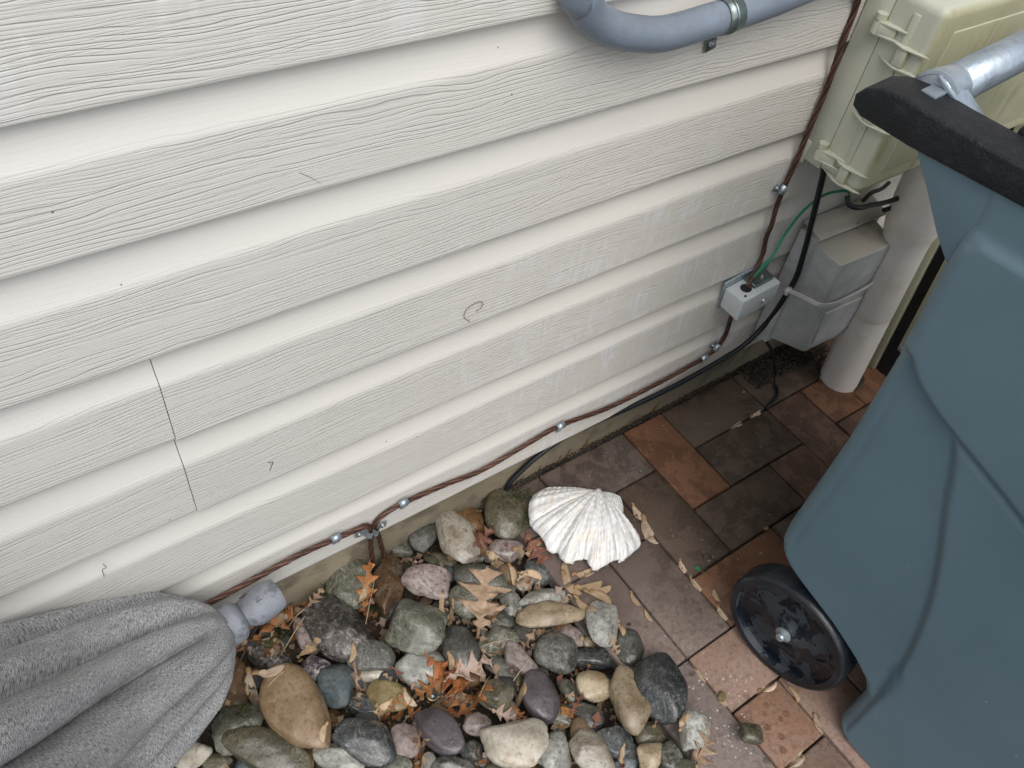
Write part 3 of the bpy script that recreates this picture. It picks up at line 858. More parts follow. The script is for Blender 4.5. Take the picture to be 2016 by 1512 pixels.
# flange and lid lip behind
mb = MB()
bt = G(1596, 470, .056); 
mb.hexa([blb + Vector((-.010, -.004, -.006)), brb + Vector((.01, -.004, -.006)), brb + Vector((.01, .028, -.006)), blb + Vector((-.010, .028, -.006)),
         tlb + Vector((-.008, -.004, .012)), trb + Vector((.012, -.004, .012)), trb + Vector((.012, .028, .012)), tlb + Vector((-.008, .028, .012))], .002, 2)
mb.build('back_plate', MAT['telbox'], ge, True, 40)
mb = MB()
mb.hexa([tlb + Vector((-.004, -.012, .010)), trb + Vector((.012, -.012, .010)), trb + Vector((.012, .030, .020)), tlb + Vector((-.004, .030, .020)),
         tlb + Vector((-.004, -.012, .014)), trb + Vector((.012, -.012, .014)), trb + Vector((.012, .030, .026)), tlb + Vector((-.004, .030, .026))], .001, 1)
mb.build('top_flange', MAT['telbox'], ge, True, 40)
# strap round the middle
def gp(px, py, y, r=0): return G(px, py, y)
S = [G(1550, 572, .045), G(1560, 575, .036), G(1580, 584, .016), G(1600, 594, -.004), G(1614, 600, -.0168), G(1626, 601, -.019), G(1650, 595, -.0185), G(1690, 575, -.0175), G(1722, 555, -.0165), G(1732, 545, -.014)]
Sx = spline(S, 6)
mb = MB(); v = []; f = []
for p in Sx:
    for (dz, dy) in ((-.0035, .0008), (.0035, .0008), (.0035, -.0010), (-.0035, -.0010)):
        v.append((p[0] + (-.0008 if dy < 0 else .0008), p[1] + dy, p[2] + dz))
for k in range(len(Sx) - 1):
    a = k * 4
    for j in range(4): f.append((a + j, a + (j + 1) % 4, a + 4 + (j + 1) % 4, a + 4 + j))
mb.add(v, f); mb.build('strap', MAT['band'], ge, True, 40)
MB().box((-.006, -.004, -.007), (.006, .004, .007), .001, 1, Matrix.Translation(G(1551, 573, .043))).build('strap_buckle', MAT['band'], ge)
mb = MB(); mb.lathe([(.002, 0), (.0105, 0), (.0105, .003), (.002, .003)], lerp(blf, brf, .62) + Vector((0, .012, -.004)), (0, -.5, -.85), 20); mb.build('grommet', MAT['band'], ge, True, 40)

# ------------------------------------------------------------------ pipe
pp = empty('drain_pipe', (.42, -.012, 0)); meta(pp, 'cream plastic pipe rising from the pavers, swelling into a coupling', 'pipe')
pa = Vector(at(1651, 745, 'z', .0)); pb = Vector(at(1783, 470, 'y', -.015))
a_ = (pb - pa); a_.normalize()
pp.location = pa
MB().lathe([(.0395, -.05), (.0397, .18), (.0392, .215), (.0392, .2165), (.0397, .218), (.0397, .40)], (0, 0, 0), a_, 40).build('lower_pipe', MAT['pvc'], pp, True, 30)
pc = pb - pa; tt = pc.length
MB().lathe([(.0397, tt - .02), (.0405, tt + .010), (.0445, tt + .030), (.0470, tt + .045), (.0475, tt + .185)], (0, 0, 0), a_, 40).build('coupling', MAT['pvc'], pp, True, 30)

# ------------------------------------------------------------------ beige green utility box on the wall
ub = empty('utility_box', (.067, YW, .575)); meta(ub, 'large faded beige-green utility box with moulded latches on the siding', 'utility box')
X0, X1, Z0, Z1 = 0.0, .47, 0.0, .262      # local
ys, yfr = -.040, -.110                   # seam, front face (local y, wall at 0)
MB().box((X0, ys, Z0), (X1, -.001, Z1), .003, 2).build('box_base', MAT['utilbox'], ub, True, 40)
MB().box((X0, yfr, Z0 - .001), (X1 + .001, ys - .0007, Z1 + .001), .013, 5, None, True).build('lid', MAT['utilbox'], ub, True, 50)
MB().box((X0 + .004, ys - .0007 + .0001, Z0 + .003), (X1 - .003, ys - .0001, Z1 - .003), 0).build('seam_gasket', MAT['dark_plastic'], ub, False)
MB().box((X0 - .0022, yfr + .030, Z0 + .018), (X0 + .002, yfr + .040, Z1 - .018), .001, 2).build('edge_rail', MAT['utilbox'], ub, True, 40)
MB().box((X0 + .035, yfr - .0022, Z0 + .03), (X1 - .035, yfr + .002, Z1 - .03), .0015, 2).build('lid_panel', MAT['utilbox'], ub, True, 40)
def hinge(z):
    h = empty('hinge_latch', (0, 0, 0)); h.parent = ub
    # barrel at the seam, wedge running to the lid edge
    mb = MB()
    mb.tube([(-.006, ys + .006, z - .0075), (-.006, ys + .006, z + .0075)], .0078, 16)
    mb.tube([(-.006, ys + .006, z + .009), (-.006, ys + .006, z + .017)], .0074, 16)
    mb.build('barrel', MAT['utilbox'], h, True, 40)
    mb = MB()
    for zz in (z - .0085, z + .006):
        mb.prism([(-.013, ys + .004, zz), (.001, ys + .010, zz), (.001, yfr + .034, zz), (-.003, yfr + .036, zz)], (0, 0, .0028), .0006)
    mb.prism([(-.0125, ys + .001, z - .007), (-.0095, ys + .001, z - .007), (-.002, yfr + .05, z - .007), (-.004, yfr + .05, z - .007)], (0, 0, .013), .0005)
    mb.build('latch_arm', MAT['utilbox'], h, True, 40)
def rib(z, dy=0.0):
    mb = MB()
    for zz in (z, z + .026):
        mb.prism([(.001, ys - .006 + dy, zz), (-.009, yfr + .040 + dy, zz), (-.011, yfr + .030 + dy, zz), (-.004, yfr + .004 + dy, zz), (.001, yfr - .004 + dy, zz)], (0, 0, .0022), .0005)
    mb.box((-.0085, yfr + .022 + dy, z + .002), (.001, yfr + .038 + dy, z + .026), .003, 3)
    mb.build('latch_catch', MAT['utilbox'], ub, True, 40)
hl = at(1640, 300, 'x', .08)
for z in (.026, .212): hinge(z)
rib(.004, .0); rib(.178, .0); rib(.098, .0)
# lid lip along the bottom corner
MB().box((-.002, -.012, -.006), (.05, -.001, .03), .002, 2).build('mount_lug', MAT['utilbox'], ub, True, 40)

# ------------------------------------------------------------------ cabinet behind the bin
cb0 = Vector(at(1704, 716, 'z', 0.0)); cb1 = Vector(at(1846, 436, 'z', .34))
cb_ = empty('metal_cabinet', tuple(cb0)); meta(cb_, 'olive beige metal panel with a black slot beside it, leaning behind the bin', 'cabinet')
Lz = (cb1 - cb0) / .34
def slab(name, x0, x1, y0, y1, z0, z1, mat, bev=.0015):
    P = [Vector((x, y, 0)) + Lz * z for z in (z0, z1) for (x, y) in ((x0, y0), (x1, y0), (x1, y1), (x0, y1))]
    MB().hexa(P, bev, 2).build(name, mat, cb_, True, 40)
slab('corner_post', 0, .014, -.020, .0, 0, .56, MAT['cab'])
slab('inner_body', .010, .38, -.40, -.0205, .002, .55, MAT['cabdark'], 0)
slab('door_panel', 0, .0095, -.40, -.045, .085, .56, MAT['cab'])
slab('door_catch', -.006, 0, -.062, -.047, .078, .088, MAT['zinc'], .001)
for (i, (x, y, l, a)) in enumerate([(.62, .05, .10, .4), (.70, .035, .14, -.2), (.58, .075, .07, 1.0)]):
    pts = [(x - l / 2 * math.cos(a), y - l / 2 * math.sin(a), .012), (x, y + .01, .016), (x + l / 2 * math.cos(a), y + l / 2 * math.sin(a), .012)]
    cable('black_hose', pts, .007, 'black_cable', ['short black hose lying behind the cream pipe, nearest the wall', 'longer black hose on the ground beyond the cream pipe', 'stub of black hose between pipe and cabinet'][i], 'hose')

# ------------------------------------------------------------------ wheeled bin
YAW = math.radians(5.5)
bn = empty('wheeled_bin', (-.205, -.367, 0), YAW)
meta(bn, 'large blue-grey wheeled refuse bin standing on the pavers', 'bin')
OUT = [(-.199, .0), (-.142, .012), (-.130, .030), (-.128, .088), (-.125, .12), (-.111, .147), (-.078, .17), (-.027, .195), (.036, .216), (.060, .226), (.074, .238), (.082, .256), (.085, .285), (.084, .38), (.083, .482), (.090, .672), (.098, .756), (.104, .845)]
oz = [p[1] for p in OUT]; oy = [p[0] for p in OUT]
def back(z): return float(np.interp(z, oz, oy))
PAN = [(.20, .752), (.12, .748), (.098, .738), (.096, .716), (.088, .673), (.078, .652), (.055, .626), (.023, .607), (0, .598), (-.052, .580), (-.102, .561), (-.2, .52), (-.6, .36)]
GRV = [(.003, .62), (.001, .60), (-.019, .564), (-.045, .499), (-.084, .408), (-.112, .321), (-.135, .21), (-.143, .101), (-.146, .0)]
GRV = [tuple(p) for p in spline([(a, b, 0) for a, b in GRV], 3)]; GRV = [(float(p[0]), float(p[1])) for p in GRV]
PAN = PAN[:3] + [(float(p[0]), float(p[1])) for p in spline([(a, b, 0) for a, b in PAN[2:]], 3)][1:]
def sdist(y, z, pl):
    """distance to a polyline and the side (cross sign)"""
    best = 9; sg = 1
    for (a, b) in zip(pl, pl[1:]):
        ax_, az_ = a; bx_, bz_ = b
        dx, dz = bx_ - ax_, bz_ - az_
        t = max(0, min(1, ((y - ax_) * dx + (z - az_) * dz) / (dx * dx + dz * dz)))
        ex_, ez_ = y - (ax_ + t * dx), z - (az_ + t * dz)
        d = math.hypot(ex_, ez_)
        if d < best: best = d; sg = 1 if dx * ez_ - dz * ex_ > 0 else -1
    return -best * sg
def sstep(x, a, b):
    t = max(0.0, min(1.0, (x - a) / (b - a))); return t * t * (3 - 2 * t)
YFRONT = -.56
def side_off(y, z):
    """outward (−X) displacement of the left side"""
    d1 = sdist(y, z, PAN)        # above the panel curve
    d2 = sdist(y, z, GRV)
    o = .010 * sstep(d1, -.005, .003)
    if z < .62: o += .0055 * sstep(d2, -.004, .004) * (1 - sstep(d1, -.012, .004))
    o -= .0030 * math.exp(-(d2 / .0035) ** 2) * (1 if z < .6 else 0) * (1 - sstep(d1, -.004, .004))
    o -= .0012 * math.exp(-((d1 + .006) / .004) ** 2)
    if z > .79:
        d3 = y - (.112 - .55 * (.845 - z)); o += .009 * sstep(-d3, 0, .012) * sstep(z, .78, .80)
    # faint crease parallel to the back edge
    o -= .0022 * math.exp(-((y - (back(z) - .018)) / .007) ** 2) * sstep(z, .24, .30) * (1 - sstep(z, .60, .66))
    # shallow V crease in the upper gusset
    if z > .6: o -= .003 * math.exp(-(((y - .10) * .75 + (z - .77) * .66) / .005) ** 2) * sstep(z, .74, .76)
    o += .004 * sstep(z, .1, .7)
    return min(o, .0085 + .02 * (1 - sstep(z, .76, .80)))
NZ, NY = 230, 170
W = .50
v = []; f = []
rows = [(.845) * (k / (NZ - 1)) ** 1.0 for k in range(NZ)]
loopn = None
for z in rows:
    yb_ = back(z); loop = []
    rc = .016
    for k in range(NY):
        t = k / (NY - 1); y = YFRONT + .04 + (yb_ - rc - YFRONT - .04) * t
        loop.append((-side_off(y, z) + .010 * (1 - z / .845), y))
    xs = loop[-1][0]
    for k in range(1, 6):
        a = k / 6 * math.pi / 2
        loop.append((xs + rc * (1 - math.cos(a)), yb_ - rc + rc * math.sin(a)))
    for k in range(0, 12):
        loop.append((xs + rc + (W - 2 * rc) * k / 11, yb_))
    loop.append((W - .005, yb_ - rc * .3)); loop.append((W, yb_ - rc)); loop.append((W, YFRONT + .04)); loop.append((W - .03, YFRONT)); loop.append((loop[0][0] + .03, YFRONT))
    loopn = len(loop)
    v += [(x, y, z) for x, y in loop]
for r in range(NZ - 1):
    for k in range(loopn):
        a = r * loopn + k; b = r * loopn + (k + 1) % loopn
        f.append((a, b, b + loopn, a + loopn))
f.append(tuple(range(loopn))[::-1])
body = obj('bin_body', v, f, MAT['bin'], bn, True)
# inside wall so that the top reads hollow
# handle gussets below the beam
for s_, x0 in ((0, -.006), (1, W - .034)):
    mb = MB()
    mb.prism([(x0, .030, .832), (x0, .0965, .752), (x0, .118, .772), (x0, .146, .803), (x0, .170, .828), (x0, .182, .846), (x0, .03, .846)], (.040, 0, 0), .003)
    mb.build('handle_bracket', MAT['bin'], bn, True, 40)
# black beam / rim on each side
def beam(x0, x1):
    bm = bmesh.new()
    prof2 = [(.235, .836), (.246, .842), (.248, .852), (.242, .861), (.228, .868), (.205, .871), (.16, .869), (.08, .868), (-.10, .872), (-.40, .872), (-.56, .870), (-.56, .840), (-.3, .838), (.06, .838), (.18, .834)]
    a = [bm.verts.new((x0, y, z)) for y, z in prof2]; b = [bm.verts.new((x1, y, z)) for y, z in prof2]
    bm.faces.new(a); bm.faces.new(b[::-1])
    for i in range(len(a)): bm.faces.new([a[i], b[i], b[(i + 1) % len(a)], a[(i + 1) % len(a)]])
    bmesh.ops.recalc_face_normals(bm, faces=bm.faces)
    bmesh.ops.bevel(bm, geom=[e for e in bm.edges if abs(e.verts[0].co.x - e.verts[1].co.x) < 1e-5], offset=.0035, segments=3, profile=.5, affect='EDGES')
    me = bpy.data.meshes.new('side_rail'); bm.to_mesh(me); bm.free()
    return link('side_rail', me, MAT['beam'], bn, True)
beam(-.012, .040); beam(W - .040, W + .012)
# flared socket and galvanised bar
MB().lathe([(.0205, .040), (.0240, .041), (.0225, .060), (.0205, .078)], (0, .200, .860), (1, 0, 0), 28, False).build('bar_socket', MAT['barzinc'], bn, True, 40)
MB().tube([(.039, .200, .860), (W - .039, .200, .860)], .0200, 28).build('handle_bar', MAT['barzinc'], bn)
mb = MB(); mb.prism([(.036, .202, .882), (.062, .196, .882), (.076, .185, .862), (.080, .150, .846), (.036, .160, .862)], (0, -.002, -.005), .001)
mb.build('socket_fin', MAT['barzinc'], bn, True, 40)
mb = MB(); mb.box((.016, .187, .868), (.041, .203, .8725), .001, 2); mb.build('retainer_tab', MAT['barzinc'], bn, True, 40)
# lid resting between the rails
mb = MB(); mb.box((.042, -.55, .846), (W - .042, .118, .874), .006, 3); mb.build('lid', MAT['beam'], bn, True, 40)
mb = MB()
for xx in (.12, .25, .38):
    mb.tube(spline([(xx - .03, .112, .860), (xx - .028, .128, .872), (xx, .136, .876), (xx + .028, .128, .872), (xx + .03, .112, .860)], 6), .0045, 10)
mb.build('lid_loops', MAT['glass'], bn)
# wheels
def wheel(x, sgn, name='wheel'):
    w = empty(name, (x, 0, .0995)); w.parent = bn
    r = .0985; T = .044 * sgn
    MB().lathe([(r * .86, T * .02), (r * .955, 0), (r * .985, T * .05), (r, T * .16), (r, T * .84), (r * .985, T * .95), (r * .94, T), (r * .80, T)], (0, 0, 0), (1, 0, 0), 72, False).build('tyre', MAT['glass'], w, True, 40)
    MB().lathe([(r * .90, T * .03), (r * .885, T * .10), (r * .86, T * .30), (r * .80, T * .36), (r * .60, T * .34), (r * .40, T * .28), (r * .22, T * .18), (r * .17, T * .05), (.0005, T * .05)], (0, 0, 0), (1, 0, 0), 72, False).build('wheel_disc', MAT['wheel'], w, True, 40)
    for k in range(5):
        a = k * 2 * math.pi / 5 + .4
        c = Vector((T * .31, math.cos(a) * r * .50, math.sin(a) * r * .50))
        mb = MB(); v = []; f = []
        mb.lathe([(.018, 0), (.0195, -.0012 * sgn), (.021, 0)], c, (1, 0, 0), 28, False)
        mb.build('dimple_ring', MAT['wheel'], w)
    MB().lathe([(.0125, T * .08), (.0125, T * .0), (.0095, -T * .04), (.0070, -T * .07), (.0070, -T * .17), (.0055, -T * .22), (.0001, -T * .22)], (0, 0, 0), (1, 0, 0), 24).build('axle_nut', MAT['zinc'], w, True, 40)
    return w
wheel(0, 1); wheel(W, -1)
MB().tube([(.03, 0, .0995), (W - .03, 0, .0995)], .0075, 16).build('axle', MAT['zinc'], bn)

# ------------------------------------------------------------------ folded umbrella
def cam_pt(px, py, y): return np.array(at(px, py, 'y', y))
A0 = cam_pt(432, 1243, .030); A1 = cam_pt(160, 1408, -.030); A2 = cam_pt(-260, 1650, -.125)
um = empty('folded_umbrella', tuple(A0)); meta(um, 'folded patio umbrella in heathered grey fabric with a grey finial', 'umbrella')
axis_pts = [np.array(p) - A0 for p in spline([A0, A1, A2, A2 + (A2 - A1) * 1.2], 60)]
AP = np.array(axis_pts); dl = np.concatenate([[0], np.cumsum(np.linalg.norm(np.diff(AP, axis=0), axis=1))])
Ltot = min(dl[-1], 1.25)
NS, NTH = 220, 520
def rad(s): return float(np.interp(s, [0, .004, .012, .03, .06, .11, .18, .30, .50, .8, 1.3], [.022, .036, .046, .060, .073, .086, .097, .110, .128, .150, .17]))
v = []; uvs = []
viewdir = np.array(CAM) - A0; 
def fold(th, s):
    # seven asymmetric pleats, wrapping slightly along the length
    g = sstep(s, -.02, .07)
    o = 0.0
    ph = th * 12 / (2 * math.pi) + .75 * s + .16 * math.sin(9 * s + 1) + .20 * math.sin(th * 2 + 1.0) + .10 * math.sin(th * 5 + 4 * s)
    t = ph - math.floor(ph)
    amp = (.75 + .35 * math.sin(math.floor(ph) * 2.4 + 1))
    crest = abs(math.sin(math.pi * t ** 1.7)) ** .55
    o += g * .54 * amp * (crest - .68)
    o += g * .018 * math.sin(th * 17 + 14 * s) + g * .04 * math.sin(7 * s + th * 2.2)
    return o
T = np.gradient(AP, dl, axis=0)
for i in range(NS):
    s = Ltot * (i / (NS - 1)) ** 1.35
    c = np.array([np.interp(s, dl, AP[:, k]) for k in range(3)])
    t = np.array([np.interp(s, dl, T[:, k]) for k in range(3)]); t /= np.linalg.norm(t)
    u = np.cross(t, viewdir); u /= np.linalg.norm(u); w = np.cross(u, t)
    rr = rad(s)
    for k in range(NTH + 1):
        th = 2 * math.pi * k / NTH
        r_ = rr * (1 + fold(th % (2 * math.pi) if k < NTH else 0.0, s))
        v.append(c + r_ * (math.cos(th) * u * 1.0 + math.sin(th) * w * .80))
        uvs.append((th / (2 * math.pi) * .45, s))
f = []
for i in range(NS - 1):
    for k in range(NTH):
        a = i * (NTH + 1) + k
        f.append((a, a + NTH + 1, a + NTH + 2, a + 1))
cl = obj('canopy', v, f, MAT['fabric'], um, True)
uvl = cl.data.uv_layers.new(name='UVMap')
li = np.zeros(len(cl.data.loops), dtype=int); cl.data.loops.foreach_get('vertex_index', li)
uvl.data.foreach_set('uv', np.array(uvs)[li].ravel())
# finial
fa = Vector(np.array(cam_pt(560, 1158, .042)) - A0)
d_ = fa.normalized()
MB().lathe([(.0290, -.012), (.0315, -.006), (.0315, .001), (.029, .0035)], (0, 0, 0), d_, 40).build('collar_band', MAT['dark_plastic'], um, True, 40)
MB().lathe([(.026, .000), (.0275, .003), (.0285, .012), (.0278, .020), (.0282, .0215), (.0262, .027), (.0215, .031), (.0165, .034)], (0, 0, 0), d_, 40).build('finial_collar', MAT['finial'], um, True, 60)
MB().lathe([(.0155, .029), (.0160, .034), (.0205, .040), (.0240, .048), (.0250, .057), (.0246, .068), (.0232, .078), (.0215, .084), (.0200, .0865), (.0001, .0868)], (0, 0, 0), d_, 40).build('finial_knob', MAT['finial'], um, True, 50)
uu = d_.cross(Vector((0, 0, 1))).normalized(); ww = uu.cross(d_)
for (aa, hh) in ((2.2, .046), (1.3, .058), (3.0, .062)):
    dd_ = (uu * math.cos(aa) + ww * math.sin(aa)); c_ = d_ * hh + dd_ * .0238
    vv_ = [c_ + d_ * p[0] * .007 + dd_ * p[1] * .0012 + d_.cross(dd_) * p[2] * .0018 for p in ICO2[0]]
    obj('slot', vv_, ICO2[1], MAT['dark_plastic'], um, True)

# ------------------------------------------------------------------ shell
SH = [(1120, 969), (1090, 967), (1067, 966), (1050, 980), (1043, 999), (1046, 1028), (1055, 1043), (1070, 1061), (1081, 1082), (1099, 1088), (1108, 1103), (1120, 1107), (1138, 1101), (1156, 1103), (1165, 1116), (1177, 1118), (1195, 1109), (1215, 1100), (1223, 1103), (1230, 1098), (1245, 1085), (1259, 1069), (1248, 1055), (1230, 1034), (1224, 1017), (1223, 993), (1212, 978)]
zsh = .012
pol = [np.array(at(a, b, 'z', zsh)) for a, b in SH]
U0 = np.array(at(1180, 961, 'z', .040))
pol = [U0 + (pol[0] - U0) * .35] + pol + [U0 + (pol[-1] - U0) * .4]
fine = spline(pol, 10)
NA = len(fine); NR = 44
cen = np.mean(pol, axis=0)
v = []; uvs = []
for i, p in enumerate(fine):
    a = i / (NA - 1)
    p = np.array(p)
    for j in range(NR):
        t = j / (NR - 1)
        q = U0 + (p - U0) * t
        env = max(0.0, math.sin(math.pi * a)) ** .8
        dome = .027 * (math.sin(math.pi * min(1, t * .80 + .18)) ** .8) * (.04 + .96 * env)
        q = q.copy()
        ribp = a * 9.0
        ribs = (abs(math.sin(math.pi * ribp)) ** .8 - .5) * .0088 * t ** .9 * (1 - .1 * t)
        ribs += .0016 * math.sin(2 * math.pi * a * 31) * t
        q[2] = zsh + (U0[2] - zsh) * (1 - t) * .2 + dome + ribs * (.4 + .6 * env) + .0007 * math.sin(t * 70 + 2 * math.sin(a * 20))
        if t > .93: q[2] -= (t - .93) / .07 * .006
        v.append(q); uvs.append((a, t))
f = []
for i in range(NA - 1):
    for j in range(NR - 1):
        a = i * NR + j
        f.append((a, a + NR, a + NR + 1, a + 1))
v = [np.array(p) - U0 for p in v]
shl = obj('giant_clam_shell', v, f, MAT['shell'], None, True)
shl.location = tuple(U0)
uvl = shl.data.uv_layers.new(name='UVMap')
li = np.zeros(len(shl.data.loops), dtype=int); shl.data.loops.foreach_get('vertex_index', li)
uvl.data.foreach_set('uv', np.array(uvs)[li].ravel())
sm_ = shl.modifiers.new('thickness', 'SOLIDIFY'); sm_.thickness = .004; sm_.offset = -1
meta(shl, 'white fan shaped ribbed seashell lying face down on the pavers', 'seashell')

# ------------------------------------------------------------------ river stones
bm0 = bmesh.new(); bmesh.ops.create_icosphere(bm0, subdivisions=5, radius=1.0)
I5 = np.array([v.co[:] for v in bm0.verts]); F5 = [tuple(v.index for v in f.verts) for f in bm0.faces]; bm0.free()
bm0 = bmesh.new(); bmesh.ops.create_icosphere(bm0, subdivisions=4, radius=1.0)
I4 = np.array([v.co[:] for v in bm0.verts]); F4 = [tuple(v.index for v in f.verts) for f in bm0.faces]; bm0.free()
bm0 = bmesh.new(); bmesh.ops.create_icosphere(bm0, subdivisions=3, radius=1.0)
I3 = np.array([v.co[:] for v in bm0.verts]); F3 = [tuple(v.index for v in f.verts) for f in bm0.faces]; bm0.free()
def stone_shape(I, seed, ang=.5):
    """rounded polyhedron; ang 0 = egg, 1 = angular"""
    rs = np.random.RandomState(seed)
    n = int(9 + 5 * ang)
    N = rs.normal(size=(n, 3)); N /= np.linalg.norm(N, axis=1)[:, None]
    h = rs.uniform(.80 - .16 * ang, 1.0, n)
    p = 5 + 17 * ang
    dots = np.maximum(I @ N.T / h, 0)
    r = ((dots ** p).sum(1) + (1 / 1.06) ** p) ** (-1 / p)
    P = I * r[:, None]
    P /= np.abs(P).max(0)
    q = P * 2.2
    rr = 1 + (.035 + .05 * ang) * snoise(q, seed + 1) + (.012 + .022 * ang) * snoise(q * 2.7, seed + 2) + .006 * ang * snoise(q * 7, seed + 3)
    return P * rr[:, None]
ALLV = []; ALLF = []; nall = 0
def register(V, F):
    global nall
    ALLV.append(V); ALLF.append(np.array(F) + nall); nall += len(V)
stone_pts = []
def stone(px, py, a, b, ang, key, angular, rank, label, group='river stones heaped beside the paving', thick=.62, zc=None):
    """px,py,a,b,ang: outline ellipse as seen; laid as a real ellipsoid-like stone on the bed"""
    zb = -.030 if px < 1290 or py < 1300 else -.012
    c = None; H = .02
    for it in range(3):
        zc_ = zc if zc is not None else zb + H + rank
        c = at(px, py, 'z', zc_)
        ex_ = (np.array(at(px + 10, py, 'z', zc_)) - c)[:2] / 10; ey_ = (np.array(at(px, py + 10, 'z', zc_)) - c)[:2] / 10
        J = np.array([ex_, ey_]).T
        t = math.radians(ang); ca, sa = math.cos(t), math.sin(t)
        E = np.array([[ca, -sa], [sa, ca]]) @ np.diag([a * a, b * b]) @ np.array([[ca, sa], [-sa, ca]])
        Mg = J @ E @ J.T
        vd = (c - CAM); hz = np.linalg.norm(vd[:2]); cot = hz / abs(vd[2]); vv = vd[:2] / hz
        w, _ = np.linalg.eigh(Mg); H = thick * math.sqrt(w[0]) / math.sqrt(1 + .0 + .35 * cot)
        Mg2 = Mg - (H * cot) ** 2 * np.outer(vv, vv)
        w, Q = np.linalg.eigh(Mg2)
        w = np.maximum(w, (H * .9) ** 2)
    La, Lb = math.sqrt(w[1]) * 1.14, math.sqrt(w[0]) * 1.14; H *= 1.14; d = Q[:, 1]
    seed = int(px * 7 + py * 13) % 99991
    big = max(a, b) > 30
    S = stone_shape(I5 if big else I4, seed, min(1.0, angular * .9 + .30))
    V = S * np.array([La, Lb, H])
    me = bpy.data.meshes.new('river_stone'); me.from_pydata(V.tolist(), [], F5 if big else F4); me.update()
    o = link('river_stone', me, SM[key], None, True)
    rz = math.atan2(d[1], d[0]); rx = rng.uniform(-.10, .10); ry = rng.uniform(-.10, .10)
    o.location = tuple(c); o.rotation_euler = (rx, ry, rz)
    meta(o, label, 'stone', group)
    Mx = np.array(Matrix.Translation(Vector(c)) @ o.rotation_euler.to_matrix().to_4x4())
    register(V @ Mx[:3, :3].T + Mx[:3, 3], F5 if big else F4)
    stone_pts.append((c[0], c[1], max(La, Lb), min(La, Lb)))
    return o
